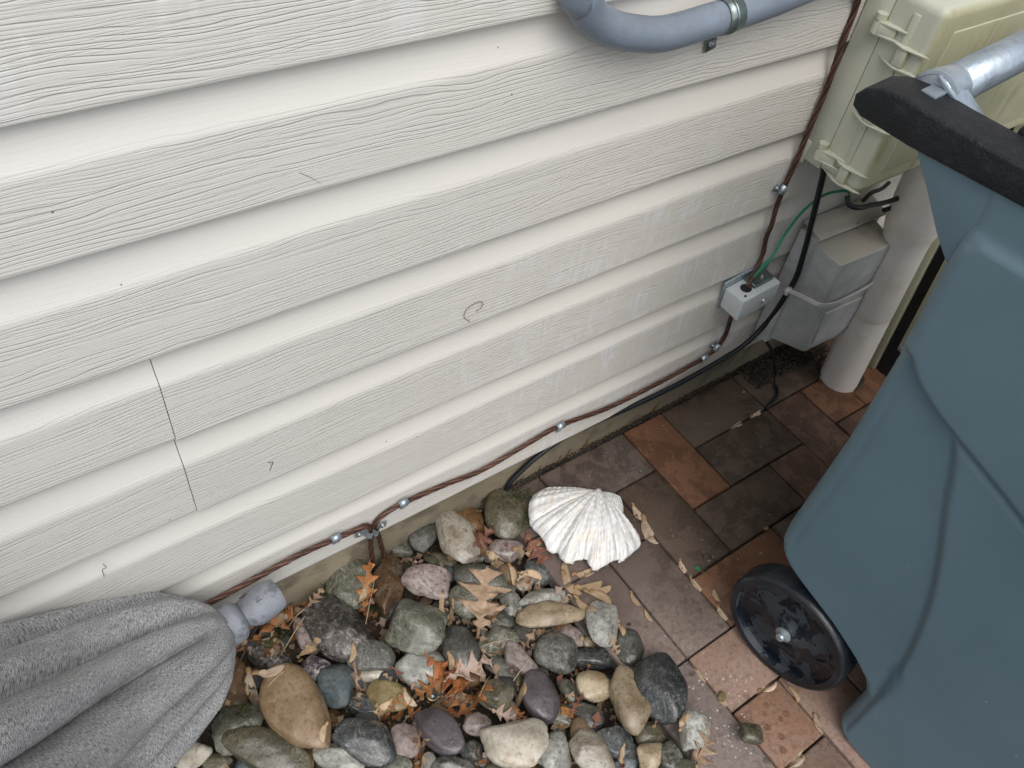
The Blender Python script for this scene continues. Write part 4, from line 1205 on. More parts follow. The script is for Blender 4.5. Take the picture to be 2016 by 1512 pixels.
ST = [
 (993, 1004, 50, 37, 84, 'ol', .05, .012, 'flat oval olive stone with pale patches, upright left of the shell'),
 (922, 1026, 34, 28, 70, 'oc', .3, 0, 'orange-brown stone behind the long white speckled stone'),
 (898, 1060, 63, 35, 62, 'wp', .3, .022, 'long pale speckled stone leaning near the foundation'),
 (831, 1052, 36, 31, 100, 'dg', .3, .008, 'rounded dark grey stone at the foundation, left of the pale speckled one'),
 (782, 1073, 31, 20, 35, 'gg', .4, .0, 'small grey stone beside the two dropping copper wires'),
 (873, 1103, 36, 18, 22, 'ol', .6, -.004, 'dark olive stone tucked under the pale speckled stone'),
 (996, 1083, 34, 20, 5, 'pk', .6, .004, 'pinkish lilac stone behind the twin-winged seeds'),
 (1065, 1126, 32, 26, 10, 'dk', .3, .002, 'blue-black stone below the shell'),
 (684, 1142, 50, 44, 40, 'gg', .3, .004, 'large plain grey stone at the left end by the foundation'),
 (768, 1150, 57, 32, 103, 'br', .6, .012, 'wet glossy brown stone just below the dropping wires'),
 (845, 1145, 50, 33, 5, 'pk', .75, .016, 'wide pinkish grey granite stone under the dark rounded one'),
 (949, 1143, 60, 30, 8, 'gg', .3, .006, 'broad wet green-grey stone under the seed wings'),
 (926, 1182, 37, 34, 20, 'gg', .2, .012, 'round green-grey stone under the pale oak leaf'),
 (965, 1200, 20, 17, -20, 'oc', .3, .020, 'small reddish brown stone by the tip of the oak leaf'),
 (1003, 1184, 30, 20, 65, 'pg', .8, .004, 'small angular grey stone veined with white'),
 (1029, 1146, 19, 17, 0, 'pg', .4, .0, 'small mottled stone under the seed right of the oak leaf'),
 (1077, 1177, 50, 20, -6, 'pg', .5, .010, 'long pale grey stone above the long tan stone'),
 (1087, 1211, 65, 26, -6, 'bt', .4, .014, 'long banded tan stone in the middle of the bed'),
 (664, 1234, 66, 50, 48, 'sp', .4, .014, 'big dark speckled stone right of the leaf pile'),
 (818, 1232, 57, 49, 15, 'gg', .8, .020, 'big cracked green-grey stone in the middle of the heap'),
 (731, 1288, 42, 35, 10, 'dg', .3, .018, 'dark green-grey stone lying on a white stone'),
 (745, 1318, 36, 24, -20, 'wh', .1, .000, 'smooth white stone half under the dark green-grey one'),
 (826, 1314, 46, 36, 0, 'pg', .5, .002, 'pale grey stone beneath the cracked green-grey one'),
 (909, 1273, 47, 35, 75, 'dg', .3, .008, 'dark oval stone with pale flecks beside the crumpled leaves'),
 (978, 1263, 36, 28, 0, 'gg', .7, .002, 'flat green-grey stone right of the dark flecked oval'),
 (1022, 1250, 20, 17, 100, 'bt', .3, .004, 'small beige stone under the end of the long tan stone'),
 (990, 1221, 29, 20, -10, 'dg', .8, .002, 'dark wedge of stone below the white-veined one'),
 (1020, 1296, 39, 21, 36, 'pk', .6, .018, 'knobbly pink and white stone beside the round grey one'),
 (1098, 1287, 43, 38, 0, 'dg', .12, .016, 'smooth round dark grey stone right of the knobbly pink one'),
 (1123, 1252, 28, 18, 40, 'pk', .3, .002, 'pink stone peeping out behind the round dark grey one'),
 (1187, 1226, 42, 29, 82, 'pg', .75, .020, 'blocky mottled pale grey stone at the edge of the paving'),
 (1150, 1222, 20, 26, 0, 'dg', .5, -.002, 'dark stone half hidden behind the blocky pale one'),
 (1174, 1297, 46, 22, -5, 'dk', .9, .006, 'jagged black stone with a white upper edge'),
 (1235, 1273, 40, 27, 70, 'dg', .6, .014, 'dark grey stone with a white spot against the pavers'),
 (1302, 1358, 66, 44, 72, 'dk', .7, .012, 'largest dark green-black stone, overlapping the paving'),
 (1244, 1371, 68, 39, 76, 'bt', .55, .024, 'large tan pear shaped stone near the paving'),
 (1168, 1353, 33, 31, 0, 'ye', .3, .016, 'round creamy yellow stone left of the tan pear shaped one'),
 (1060, 1369, 50, 36, 78, 'pu', .1, .018, 'smooth egg shaped purple stone right of the crumpled leaves'),
 (979, 1366, 36, 31, 0, 'ol', .9, .014, 'olive-brown faceted stone left of the purple egg shaped one'),
 (990, 1316, 44, 22, 38, 'gg', .6, .002, 'long green-grey stone under the knobbly pink one'),
 (1118, 1360, 31, 16, 58, 'gg', .3, .004, 'slim green-grey stone between the purple and yellow ones'),
 (1153, 1408, 36, 25, 38, 'dg', .8, .006, 'flat angular grey-brown stone under the yellow one'),
 (1109, 1416, 24, 20, 30, 'gg', .7, .004, 'small grey-green stone above the big cream one'),
 (1098, 1440, 14, 22, 0, 'dg', .6, .004, 'narrow dark stone touching the big cream one'),
 (1014, 1458, 62, 49, 5, 'wh', .5, .022, 'big heart shaped cream stone at the bottom edge'),
 (939, 1424, 25, 22, 0, 'pk', .35, .016, 'small pinkish white stone left of the big cream one'),
 (865, 1438, 53, 35, 35, 'pu', .1, .022, 'purple-brown oval stone beside the metal eye bolt'),
 (1092, 1486, 33, 44, 0, 'pg', .3, .020, 'pale green and pink stone at the bottom edge right of the cream one'),
 (1162, 1480, 54, 38, 42, 'wp', .6, .016, 'creased pale olive stone at the bottom edge'),
 (1206, 1459, 36, 30, 15, 'dk', .6, .018, 'lumpy blue-black stone below the tan pear shaped one'),
 (1279, 1444, 32, 25, 0, 'ol', .3, .004, 'dark olive stone under the tan pear shaped one'),
 (1281, 1488, 28, 27, 0, 'ye', .5, .018, 'small rough yellow stone at the bottom edge'),
 (1364, 1440, 37, 30, 85, 'pg', .7, .030, 'grey stone sitting out on the pavers'),
 (1319, 1490, 22, 30, 0, 'dg', .5, .006, 'slate grey stone right of the rough yellow one'),
 (1237, 1500, 24, 20, 0, 'bl', .4, .004, 'dark blue stone left of the rough yellow one'),
 (1342, 1510, 30, 18, 0, 'gg', .4, .012, 'green-grey stone cut by the bottom edge, under a tan leaf'),
 (580, 1398, 84, 56, 66, 'tan', .2, .026, 'biggest smooth tan stone, lower left of the heap'),
 (661, 1348, 43, 40, -40, 'bl', .65, .012, 'smooth blue-grey triangular stone beside the biggest tan one'),
 (624, 1315, 28, 25, -20, 'qz', .9, .016, 'sparkling purple and white quartz stone'),
 (463, 1342, 44, 27, 82, 'oc', .3, .008, 'orange-brown stone under the bent metal hook'),
 (466, 1430, 58, 46, -28, 'gg', .7, .012, 'large grey stone left of the biggest tan one'),
 (522, 1482, 82, 46, 20, 'ol', .45, .022, 'large olive stone along the bottom edge'),
 (380, 1486, 36, 27, -38, 'wh', .3, .018, 'cream white stone at the bottom beside the umbrella'),
 (374, 1441, 30, 18, 72, 'bl', .5, .004, 'bluish stone against the umbrella fabric'),
 (716, 1456, 62, 43, 18, 'dk', .5, .020, 'large glossy black-green stone near the bottom edge'),
 (713, 1390, 34, 23, 10, 'dk', .7, .004, 'dark grey stone above the glossy black-green one'),
 (671, 1492, 52, 28, 18, 'pg', .4, .016, 'pale grey stone on the bottom edge under the black-green one'),
 (765, 1373, 40, 30, 20, 'yo', .3, .006, 'yellow-olive stone beneath the loose brown leaves'),
 (800, 1455, 28, 36, 0, 'pk', .6, .006, 'brownish pink stone left of the purple-brown oval'),
 (602, 1253, 37, 22, 58, 'pk', .5, .006, 'pink granite stone left of the big dark speckled one'),
 (656, 1416, 21, 18, 0, 'oc', .6, .000, 'small rusty orange stone right of the biggest tan one'),
 (536, 1216, 24, 19, 0, 'bl', .5, .000, 'small grey stone next to the umbrella finial'),
 (529, 1291, 40, 24, 0, 'sp', .8, -.004, 'rough dark stone right of the metal hook'),
 (403, 1409, 26, 18, -20, 'pu', .4, .002, 'small dark purple stone by the umbrella fabric'),
 (784, 1507, 26, 18, 0, 'gg', .3, .014, 'green-grey stone on the bottom edge left of the tan leaf'),
 (930, 1481, 20, 22, 0, 'dg', .7, .004, 'small dark stone left of the big cream one'),
 (962, 1497, 20, 16, 0, 'gg', .5, -.002, 'small grey stone low beside the big cream one'),
 (888, 1506, 42, 20, 5, 'dg', .3, .012, 'dark green stone on the bottom edge under the purple-brown oval'),
 (424, 1504, 32, 18, -10, 'ol', .4, .006, 'dark olive stone on the bottom edge beside the cream white one'),
 (1160, 1262, 14, 15, 0, 'bt', .4, .004, 'tiny tan stone under the blocky pale grey one'),
 (1070, 1252, 22, 15, -20, 'dg', .3, .000, 'small dark green stone above the round dark grey one'),
 (1048, 1277, 16, 12, 0, 'dk', .4, .000, 'tiny black stone between the pink and round grey ones'),
 (1087, 1090, 38, 28, 30, 'sp', .9, -.002, 'rough brown-grey stone half under the shell'),
 (1040, 1056, 30, 24, 0, 'gg', .5, -.006, 'grey stone low in the gap left of the shell'),
 (1240, 1032, 20, 26, 20, 'sp', .8, .003, 'rough brown stone under the right wing of the shell'),
 (930, 1090, 26, 20, 0, 'dg', .4, -.004, 'grey stone between the pale speckled and the lilac ones'),
 (1130, 1190, 24, 20, 0, 'dg', .5, -.006, 'grey stone under the seeds at the end of the long pale one'),
 (1108, 1140, 20, 16, 0, 'pk', .5, -.004, 'small pinkish stone in the pile of seeds'),
 (868, 1210, 18, 30, 0, 'dg', .4, -.010, 'shadowed dark stone right of the cracked green-grey one'),
 (880, 1175, 22, 18, 0, 'ol', .4, -.006, 'brownish stone below the wide pinkish granite'),
 (1118, 1400, 10, 24, 30, 'dg', .5, .0, 'narrow grey stone right of the purple egg shaped one'),
 (720, 1345, 16, 22, 0, 'ol', .4, -.006, 'shadowed olive stone below the white one'),
 (505, 1268, 20, 16, 0, 'oc', .5, -.008, 'small brown stone behind the metal hook'),
 (600, 1498, 16, 30, 0, 'yo', .6, .002, 'yellowish stone between the olive and pale grey ones on the bottom edge'),
 (1480, 1444, 23, 18, 30, 'ol', .2, .026, 'flat dark olive stone alone on an orange paver'),
]
for s in ST: stone(*s)
# small filler pebbles, one shared description
peb_keys = ['gg', 'dg', 'dk', 'ol', 'oc', 'pg', 'bl', 'sp', 'tan', 'pk', 'yo']
peb_meshes = []
for k in range(10):
    S = stone_shape(I3, 500 + k, .3 + .06 * k)
    me = bpy.data.meshes.new('pebble'); me.from_pydata((S * np.array([1, .8, .62])).tolist(), [], F3); me.update()
    me.polygons.foreach_set('use_smooth', [True] * len(me.polygons))
    peb_meshes.append((me, S * np.array([1, .8, .62])))
for m in range(10):
    pass
PEBM = {}
def pebble(x, y, z, r, key, label, group, name='pebble'):
    k = rng.randrange(10)
    if (k, key) not in PEBM:
        me = peb_meshes[k][0].copy(); me.materials.clear(); me.materials.append(SM[key]); PEBM[(k, key)] = me
    o = bpy.data.objects.new(name, PEBM[(k, key)]); COL.objects.link(o)
    o.location = (x, y, z); o.scale = (r, r, r); o.rotation_euler = (rng.uniform(-.4, .4), rng.uniform(-.4, .4), rng.uniform(0, 6.28))
    meta(o, label, 'pebble', group)
    Mx = np.array(Matrix.Translation(o.location) @ o.rotation_euler.to_matrix().to_4x4() @ Matrix.Scale(r, 4))
    register(peb_meshes[k][1] @ Mx[:3, :3].T + Mx[:3, 3], F3)
PN = {'gg': 'grey-green', 'dg': 'dark grey', 'dk': 'black', 'ol': 'olive', 'oc': 'orange-brown', 'pg': 'pale grey', 'bl': 'slate blue', 'sp': 'speckled', 'tan': 'tan', 'pk': 'pinkish', 'yo': 'yellowish'}
cnt = 0
tries = 0
placed = []
while cnt < 250 and tries < 30000:
    tries += 1
    x = rng.uniform(-1.15, -.415); y = rng.uniform(-.55, YF - .015)
    r = rng.uniform(.009, .023) if cnt < 130 else rng.uniform(.006, .013)
    ok = True
    for (sx_, sy_, sa_, sb_) in stone_pts:
        if math.hypot(x - sx_, y - sy_) < sb_ * .66: ok = False; break
    if ok:
        for (a, b, c_) in placed:
            if math.hypot(x - a, y - b) < (r + c_) * .75: ok = False; break
    if not ok: continue
    placed.append((x, y, r)); cnt += 1
    kk_ = rng.choice(peb_keys)
    pebble(x, y, -.030 + r * .5 + rng.uniform(0, .012), r, kk_, 'small ' + PN[kk_] + ' pebble wedged low between the larger river stones', 'small ' + PN[kk_] + ' pebbles filling the gaps')
# the bed goes on outside the picture
for (x0, x1, y0, y1, n) in ((-2.4, -1.16, -1.2, YF - .05, 120), (-1.16, -.44, -1.2, -.56, 60)):
    for i in range(n):
        r = rng.uniform(.022, .045)
        x, y = rng.uniform(x0, x1), rng.uniform(y0, y1); kk_ = rng.choice(peb_keys)
        pebble(x, y, -.03 + r * .45, r, kk_, 'loose ' + PN[kk_] + ' river stone in the bed away from the paving', PN[kk_] + ' river stones farther along the bed', 'river_stone')

# grit and litter crumbs under the stones
mb = MB()
for i in range(4500):
    x = rng.uniform(-1.2, -.41); y = rng.uniform(-.6, YF - .004)
    crumb(mb, x, y, -.040 + rng.uniform(0, .008), rng.uniform(.0015, .0045))
o = mb.build('soil_crumbs', MAT['soil'], None, True); meta(o, 'dark crumbs of soil and bark under the river stones', 'soil', kind='stuff')

# ------------------------------------------------------------------ leaves, winged seeds, straws: dropped onto what lies below
for ob in pav.children:
    me = ob.data; Mx = np.array(Matrix.Translation(ob.location) @ ob.rotation_euler.to_matrix().to_4x4())
    vv = np.array([v.co[:] for v in me.vertices]) @ Mx[:3, :3].T + Mx[:3, 3]
    tri = []
    for p in me.polygons:
        q = list(p.vertices)
        for k in range(1, len(q) - 1): tri.append((q[0], q[k], q[k + 1]))
    register(vv, tri)
register(np.array([[-3, -2, -.038], [-.41, -2, -.038], [-.41, .2, -.038], [-3, .2, -.038], [-.41, -2, -.011], [2.3, -2, -.011], [2.3, .2, -.011], [-.41, .2, -.011]], float), [(0, 1, 2), (0, 2, 3), (4, 5, 6), (4, 6, 7)])
BV = BVHTree.FromPolygons([Vector(p) for p in np.vstack(ALLV).tolist()], [tuple(int(i) for i in t) for t in np.vstack(ALLF)])
def hit(px, py):
    c, d = ray(px, py)
    r = BV.ray_cast(Vector(c), Vector(d).normalized(), 10)
    if r[0] is None: return Vector(at(px, py, 'z', 0)), Vector((0, 0, 1))
    return r[0], r[1]
def drop(x, y):
    r = BV.ray_cast(Vector((x, y, .5)), Vector((0, 0, -1)), 2)
    return r[0].z if r[0] is not None else -.03

LM = {
 'tan': leaf_mat('leaf_tan', (.25, .165, .105), (.37, .27, .185)),
 'pale': leaf_mat('leaf_pale_pink', (.38, .27, .21), (.50, .39, .32)),
 'org': leaf_mat('leaf_orange_brown', (.23, .095, .035), (.36, .165, .060), .42),
 'rus': leaf_mat('leaf_wet_rust', (.16, .050, .018), (.29, .105, .035), .28),
 'red': leaf_mat('leaf_red_brown', (.16, .065, .045), (.25, .12, .08), .5),
 'seed': leaf_mat('seed_wing', (.35, .24, .14), (.46, .34, .22), .5),
 'seedp': leaf_mat('seed_wing_pale', (.42, .31, .21), (.54, .43, .32), .5),
 'nut': leaf_mat('seed_nut', (.24, .15, .07), (.34, .22, .11), .5),
 'straw': leaf_mat('straw', (.34, .26, .15), (.46, .38, .25), .6),
 'grass': leaf_mat('grass', (.05, .07, .025), (.09, .11, .04), .6),
}
def conform(o_pts, base, lift=.0015, amt=.75):
    """drape local points (world xy) part of the way onto what is beneath"""
    out = []
    for p in o_pts:
        z = drop(p[0], p[1]) + lift
        zz = p[2] if z < p[2] - .03 else p[2] * (1 - amt) + z * amt
        out.append(np.array([p[0], p[1], max(zz, z)]))
    return out
def oak_leaf(px, py, L, ang, key, label, seed, width=.55, curl=.25, name='oak_leaf', lobes=4, group='fallen oak leaves', amt=.6):
    """L px long, ang: direction of the tip in the picture (deg, clockwise from right)"""
    p0, n0 = hit(px, py)
    z0 = p0.z
    a = math.radians(ang)
    q0 = np.array(at(px, py, 'z', z0)); q1 = np.array(at(px + math.cos(a) * L / 2, py + math.sin(a) * L / 2, 'z', z0))
    e = q1 - q0; half = np.linalg.norm(e); e /= half; g = np.array([-e[1], e[0], 0]); Lm = 2 * half
    rs = random.Random(seed)
    NSg = 44; pts = []; W_ = Lm * width * .5
    for i in range(NSg + 1):
        t = i / NSg
        env = math.sin(math.pi * min(1, max(0, (t - .10) / .90)) ** .85) ** .6 if t > .10 else 0
        row = []
        for sd in (-1, 1):
            ph = (t * lobes + (.15 if sd > 0 else 0)) % 1.0
            lob = 1 - abs(ph - .5) * 2
            lob = lob ** 1.5
            w = W_ * env * (.13 + 1.0 * lob) if t > .10 else W_ * .04
            row.append(max(w, W_ * .035))
        # columns: -w .. w
        for s_ in (-1, -.6, -.25, 0, .25, .6, 1):
            w = row[0] if s_ < 0 else row[1]
            fwd = abs(s_) * w * .38     # lobes point forward
            x = (t - .5) * Lm + fwd
            y = s_ * w
            z = curl * Lm * ((abs(s_) * w / Lm) ** 1.3) * 1.2 + curl * .25 * Lm * (2 * (t - .5)) ** 2 + .0012 * math.sin(t * 30 + s_ * 4 + seed)
            z += .02 * Lm * math.sin(t * 7 + seed) - (.001 if s_ == 0 else 0)
            pts.append(q0 + e * x + g * y + np.array([0, 0, z + .002]))
    pts = conform(pts, z0, .0012, amt)
    f = []
    for i in range(NSg):
        for k in range(6):
            A = i * 7 + k; f.append((A, A + 1, A + 8, A + 7))
    q0 = np.array(q0)
    o = obj(name, [p - q0 for p in pts], f, LM[key], None, True)
    o.location = tuple(q0)
    md = o.modifiers.new('thickness', 'SOLIDIFY'); md.thickness = .0004
    meta(o, label, 'leaf', group)
    return o
OL = [
 (950, 1183, 136, -82, 'tan', 'pale tan oak leaf with sharp lobes lying over the green-grey stones', 1, .75, .10),
 (872, 1328, 100, 40, 'rus', 'wet orange crumpled oak leaf above the metal eye bolt', 2, .7, .35),
 (905, 1365, 95, 75, 'org', 'orange-brown crumpled leaf right of the metal eye bolt', 3, .7, .45),
 (850, 1352, 75, 150, 'org', 'folded orange-brown leaf left of the metal eye bolt', 4, .7, .45),
 (925, 1392, 90, -30, 'org', 'curled brown leaf above the small pinkish white stone', 5, .5, .5),
 (885, 1392, 70, 100, 'rus', 'dark wet rust leaf curled beside the purple-brown oval stone', 6, .6, .5),
 (535, 1230, 110, -38, 'org', 'orange oak leaf crossing behind the metal hook', 7, .5, .3),
 (466, 1262, 100, -60, 'org', 'orange-brown leaf tucked under the umbrella finial', 8, .6, .2),
 (585, 1185, 95, -118, 'org', 'bright orange-brown leaf in the pile by the foundation', 9, .5, .4),
 (722, 1155, 100, -84, 'org', 'thin orange oak leaf lying on the large plain grey stone', 10, .40, .2),
 (1052, 1078, 75, 60, 'red', 'reddish brown leaf left of the shell', 11, .75, .35),
 (948, 1066, 60, -50, 'red', 'brown leaf between the olive oval and the lilac stone', 12, .7, .4),
 (1032, 1165, 62, 10, 'tan', 'small tan oak leaf at the end of the long pale stone', 13, .6, .15),
 (922, 1318, 105, -25, 'pale', 'pale pinkish oak leaf below the dark flecked oval stone', 14, .55, .25),
 (1040, 1262, 65, 125, 'tan', 'narrow brown leaf under the long banded tan stone', 15, .35, .2),
 (1378, 1490, 80, -70, 'tan', 'tan leaf under the grey stone on the pavers', 16, .7, .4),
 (828, 1488, 70, 80, 'tan', 'tan leaf on the bottom edge below the brownish pink stone', 17, .5, .4),
 (990, 1408, 60, 20, 'pale', 'pale broken leaf left of the purple egg shaped stone', 19, .6, .5),
 (703, 1358, 70, 80, 'tan', 'narrow tan leaf right of the blue-grey stone', 20, .3, .3),
 (815, 1405, 55, 10, 'org', 'orange leaf scrap left of the metal eye bolt', 21, .6, .4),
 (500, 1205, 60, -85, 'tan', 'tan twisted leaf stalk standing against the finial', 22, .25, .5),
 (560, 1160, 60, -10, 'red', 'dark brown leaf under the siding beside the finial', 23, .6, .4),
 (1208, 1268, 45, 60, 'tan', 'tan scrap of leaf right of the blocky pale stone', 24, .5, .4),
 (1130, 1395, 55, -60, 'red', 'dark scrap of leaf below the yellow stone', 25, .4, .4),
 (620, 1180, 50, -50, 'tan', 'small tan leaf left of the large plain grey stone', 26, .5, .4),
 (1020, 1405, 46, 45, 'org', 'brown scrap of leaf under the olive faceted stone', 27, .5, .4),
 (775, 1390, 60, -55, 'org', 'orange sliver of leaf on the yellow-olive stone', 28, .3, .3),
]
for a in OL: oak_leaf(*a[:7], width=a[7], curl=a[8])

def samara(px, py, L, ang, label, key='seed', group='winged maple seeds'):
    if 'joint' in label: L *= .8
    p0, n0 = hit(px, py); z0 = p0.z
    a = math.radians(ang)
    q0 = np.array(at(px, py, 'z', z0 + .002)); q1 = np.array(at(px + math.cos(a) * L / 2, py + math.sin(a) * L / 2, 'z', z0 + .002))
    e = q1 - q0; half = np.linalg.norm(e); e /= half; g = np.array([-e[1], e[0], 0]); Lm = 2 * half
    sg = 1 if (int(px) % 2) else -1
    pts = []
    N_ = 18
    for i in range(N_ + 1):
        t = i / N_
        w1 = Lm * .045 + Lm * .02 * t                      # thick straight edge
        w2 = Lm * (.04 + .21 * math.sin(math.pi * min(1, max(0, t - .15) / .9)) ** .8) if t > .15 else Lm * .045
        if t > .9: w2 *= 1 - (t - .9) / .1 * .6
        for s_, w in ((-1, w1), (-.3, w1), (.3, w2), (.65, w2), (1, w2)):
            zz = .05 * Lm * abs(math.sin(t * 2.2)) + (.010 * Lm * math.sin(s_ * 5 + t * 9))
            pts.append(q0 + e * ((t - .5) * Lm) + g * sg * (s_ * w) + np.array([0, 0, .002 + zz]))
    pts = conform(pts, z0, .0008, .6)
    f = []
    for i in range(N_):
        for k in range(4):
            A = i * 5 + k; f.append((A, A + 1, A + 6, A + 5))
    me_pts = [p - q0 for p in pts]
    root = empty('maple_seed', tuple(q0)); meta(root, label, 'seed', group)
    w = obj('wing', me_pts, f, LM[key], root, True)
    md = w.modifiers.new('thickness', 'SOLIDIFY'); md.thickness = .0004
    c = me_pts[2 * 5 + 1]
    vv = [c + e * p[0] * Lm * .13 + g * p[1] * Lm * .085 + np.array([0, 0, p[2] * Lm * .05 + Lm * .03]) for p in ICO2[0]]
    obj('nut', vv, ICO2[1], LM['nut'], root, True)
SA = [
 (976, 1112, 60, 28, 'left wing of the seed pair on the broad wet green-grey stone'),
 (1030, 1104, 58, -22, 'right wing of the seed pair on the broad wet green-grey stone'),
 (1007, 1128, 42, 75, 'seed hanging down from the pair on the broad wet stone'),
 (1043, 1132, 48, 18, 'single seed wing resting on the blue-black stone'),
 (1116, 1120, 48, 78, 'upright seed just below the tip of the shell'),
 (1148, 1126, 46, -15, 'seed touching the lower rim of the shell'),
 (1122, 1150, 62, 50, 'large crumpled seed at the left of the seed pile'),
 (1158, 1152, 56, -12, 'seed pointing right across the seed pile'),
 (1182, 1160, 44, -15, 'rightmost small seed of the pile on the mauve paver'),
 (1175, 1174, 64, 28, 'long seed pointing down right out of the pile'),
 (1150, 1190, 58, 40, 'broad seed lying on the end of the long pale stone'),
 (1256, 1006, 42, 50, 'round-winged seed on the paver right of the shell', 'seedp'),
 (1278, 1042, 66, 62, 'long twisted seed on the paver right of the shell', 'seedp'),
 (1221, 1237, 34, 70, 'pale seed at the edge of the mauve paver'),
 (1506, 1356, 50, -28, 'pale seed lying across the brick joint below the wheel', 'seedp'),
 (1563, 1365, 46, 55, 'seed in the joint just under the wheel'),
 (1612, 1424, 58, 62, 'large pale seed in the joint right of the orange paver', 'seedp'),
 (1562, 1500, 44, -50, 'seed at the bottom edge between two pavers', 'seedp'),
 (609, 1285, 52, -18, 'pale seed lying on the pink granite stone'),
 (528, 1320, 66, -14, 'broad pinkish seed above the biggest tan stone', 'seedp'),
 (502, 1362, 62, 70, 'long pale seed left of the biggest tan stone', 'seedp'),
 (693, 1283, 38, 100, 'seed on the edge of the dark speckled stone'),
 (806, 1373, 46, 55, 'pink-tan seed above the purple-brown oval stone', 'seedp'),
 (713, 1168, 42, 110, 'seed between the plain grey and the wet brown stones'),
 (872, 1198, 36, 80, 'seed left of the pale oak leaf'),
 (888, 1222, 34, 85, 'seed just below the seed left of the pale oak leaf'),
 (945, 1238, 30, 10, 'small seed under the lower lobes of the pale oak leaf'),
 (885, 1300, 36, 80, 'seed between the cracked stone and the dark flecked oval'),
 (1017, 1375, 46, 88, 'seed between the olive faceted and the purple stones'),
 (622, 1165, 34, 80, 'small seed in the straw by the foundation'),
 (550, 1262, 44, 60, 'seed in the leaf pile right of the metal hook'),
 (575, 1215, 56, -40, 'tan seed on top of the leaf pile'),
 (755, 1405, 44, 150, 'seed under the yellow-olive stone'),
 (1345, 1425, 36, -60, 'seed under the left side of the grey stone on the pavers'),
 (640, 1440, 44, 100, 'narrow seed on the right flank of the biggest tan stone'),
 (1228, 1480, 34, 90, 'seed between the blue-black and rough yellow stones'),
 (1410, 1170, 40, 65, 'seed wedged in the joint left of the wheel'),
 (1344, 1112, 36, 60, 'seed wedged in the joint below the twisted seed', 'seedp'),
 (1370, 1148, 44, 52, 'longer seed wedged in the joint above the wheel', 'seedp'),
 (1422, 1205, 44, 52, 'seed wedged in the joint touching the wheel', 'seedp'),
 (1250, 1178, 46, 55, 'brown seed in the joint between the mauve pavers'),
 (1276, 1212, 34, 55, 'lower brown seed in the joint between the mauve pavers'),
 (1378, 1330, 44, 50, 'seed in the joint beside the pinkish paver', 'seedp'),
 (1420, 1376, 34, 50, 'seed at the corner where pinkish and flecked pavers meet'),
 (1450, 836, 28, -28, 'tan sliver of seed in the joint between the two dark pavers', 'seedp'),
 (1488, 814, 22, -28, 'short sliver of seed near the end of the thin cable', 'seedp'),
]
for a in SA: samara(*a)

# curled fragments caught in the gaps
FR = []
for k in range(9):
    rs = random.Random(900 + k); NN = 9; pts = []
    bend = rs.uniform(.2, .9); tw = rs.uniform(-1.2, 1.2)
    for i in range(NN + 1):
        t_ = i / NN; w = (.30 + .25 * math.sin(t_ * 9 + k)) * math.sin(math.pi * (.08 + .88 * t_)) ** .6
        for j in range(5):
            s_ = -1 + j * .5
            pts.append(((t_ - .5) * 2, w * s_ * (1 + .3 * math.sin(i * 2.1 + j * k)), bend * (t_ - .5) ** 2 * 1.6 + .28 * w * s_ * s_ + .25 * s_ * w * math.sin(tw * t_ * 3) + .05 * math.sin(i * 1.7 + j)))
    fc = [(i * 5 + j, i * 5 + j + 1, i * 5 + j + 6, i * 5 + j + 5) for i in range(NN) for j in range(4)]
    FR.append((pts, fc))
FRM = {}
FN = {'tan': 'tan', 'pale': 'pale pinkish', 'org': 'orange-brown', 'red': 'reddish brown', 'seed': 'straw coloured', 'seedp': 'pale straw coloured'}
nfr = 0
while nfr < 170:
    px, py = rng.uniform(430, 1400), rng.uniform(1000, 1511)
    h_, n_ = hit(px, py)
    if h_.x > -.400 or h_.y > YF - .012: continue
    if h_.z > .000 or (n_.z < .55 and rng.random() < .7): continue
    if h_.z > -.012 and rng.random() < .75: continue
    kf = rng.choice(['tan', 'tan', 'pale', 'org', 'seed', 'seed', 'seedp', 'red', 'org']); q = rng.randrange(9)
    if (q, kf) not in FRM:
        me = bpy.data.meshes.new('leaf_fragment'); me.from_pydata(FR[q][0], [], FR[q][1]); me.materials.append(LM[kf])
        me.polygons.foreach_set('use_smooth', [True] * len(me.polygons)); FRM[(q, kf)] = me
    o = bpy.data.objects.new('leaf_fragment', FRM[(q, kf)]); COL.objects.link(o)
    r = rng.uniform(.006, .014)
    o.location = (h_.x, h_.y, h_.z + r * .22); o.scale = (r, r, r)
    o.rotation_euler = (rng.uniform(-.6, .6), rng.uniform(-.6, .6), rng.uniform(0, 6.28))
    meta(o, 'small curled ' + FN[kf] + ' fragment of leaf caught between the river stones', 'leaf fragment', FN[kf] + ' leaf fragments between the stones')
    nfr += 1

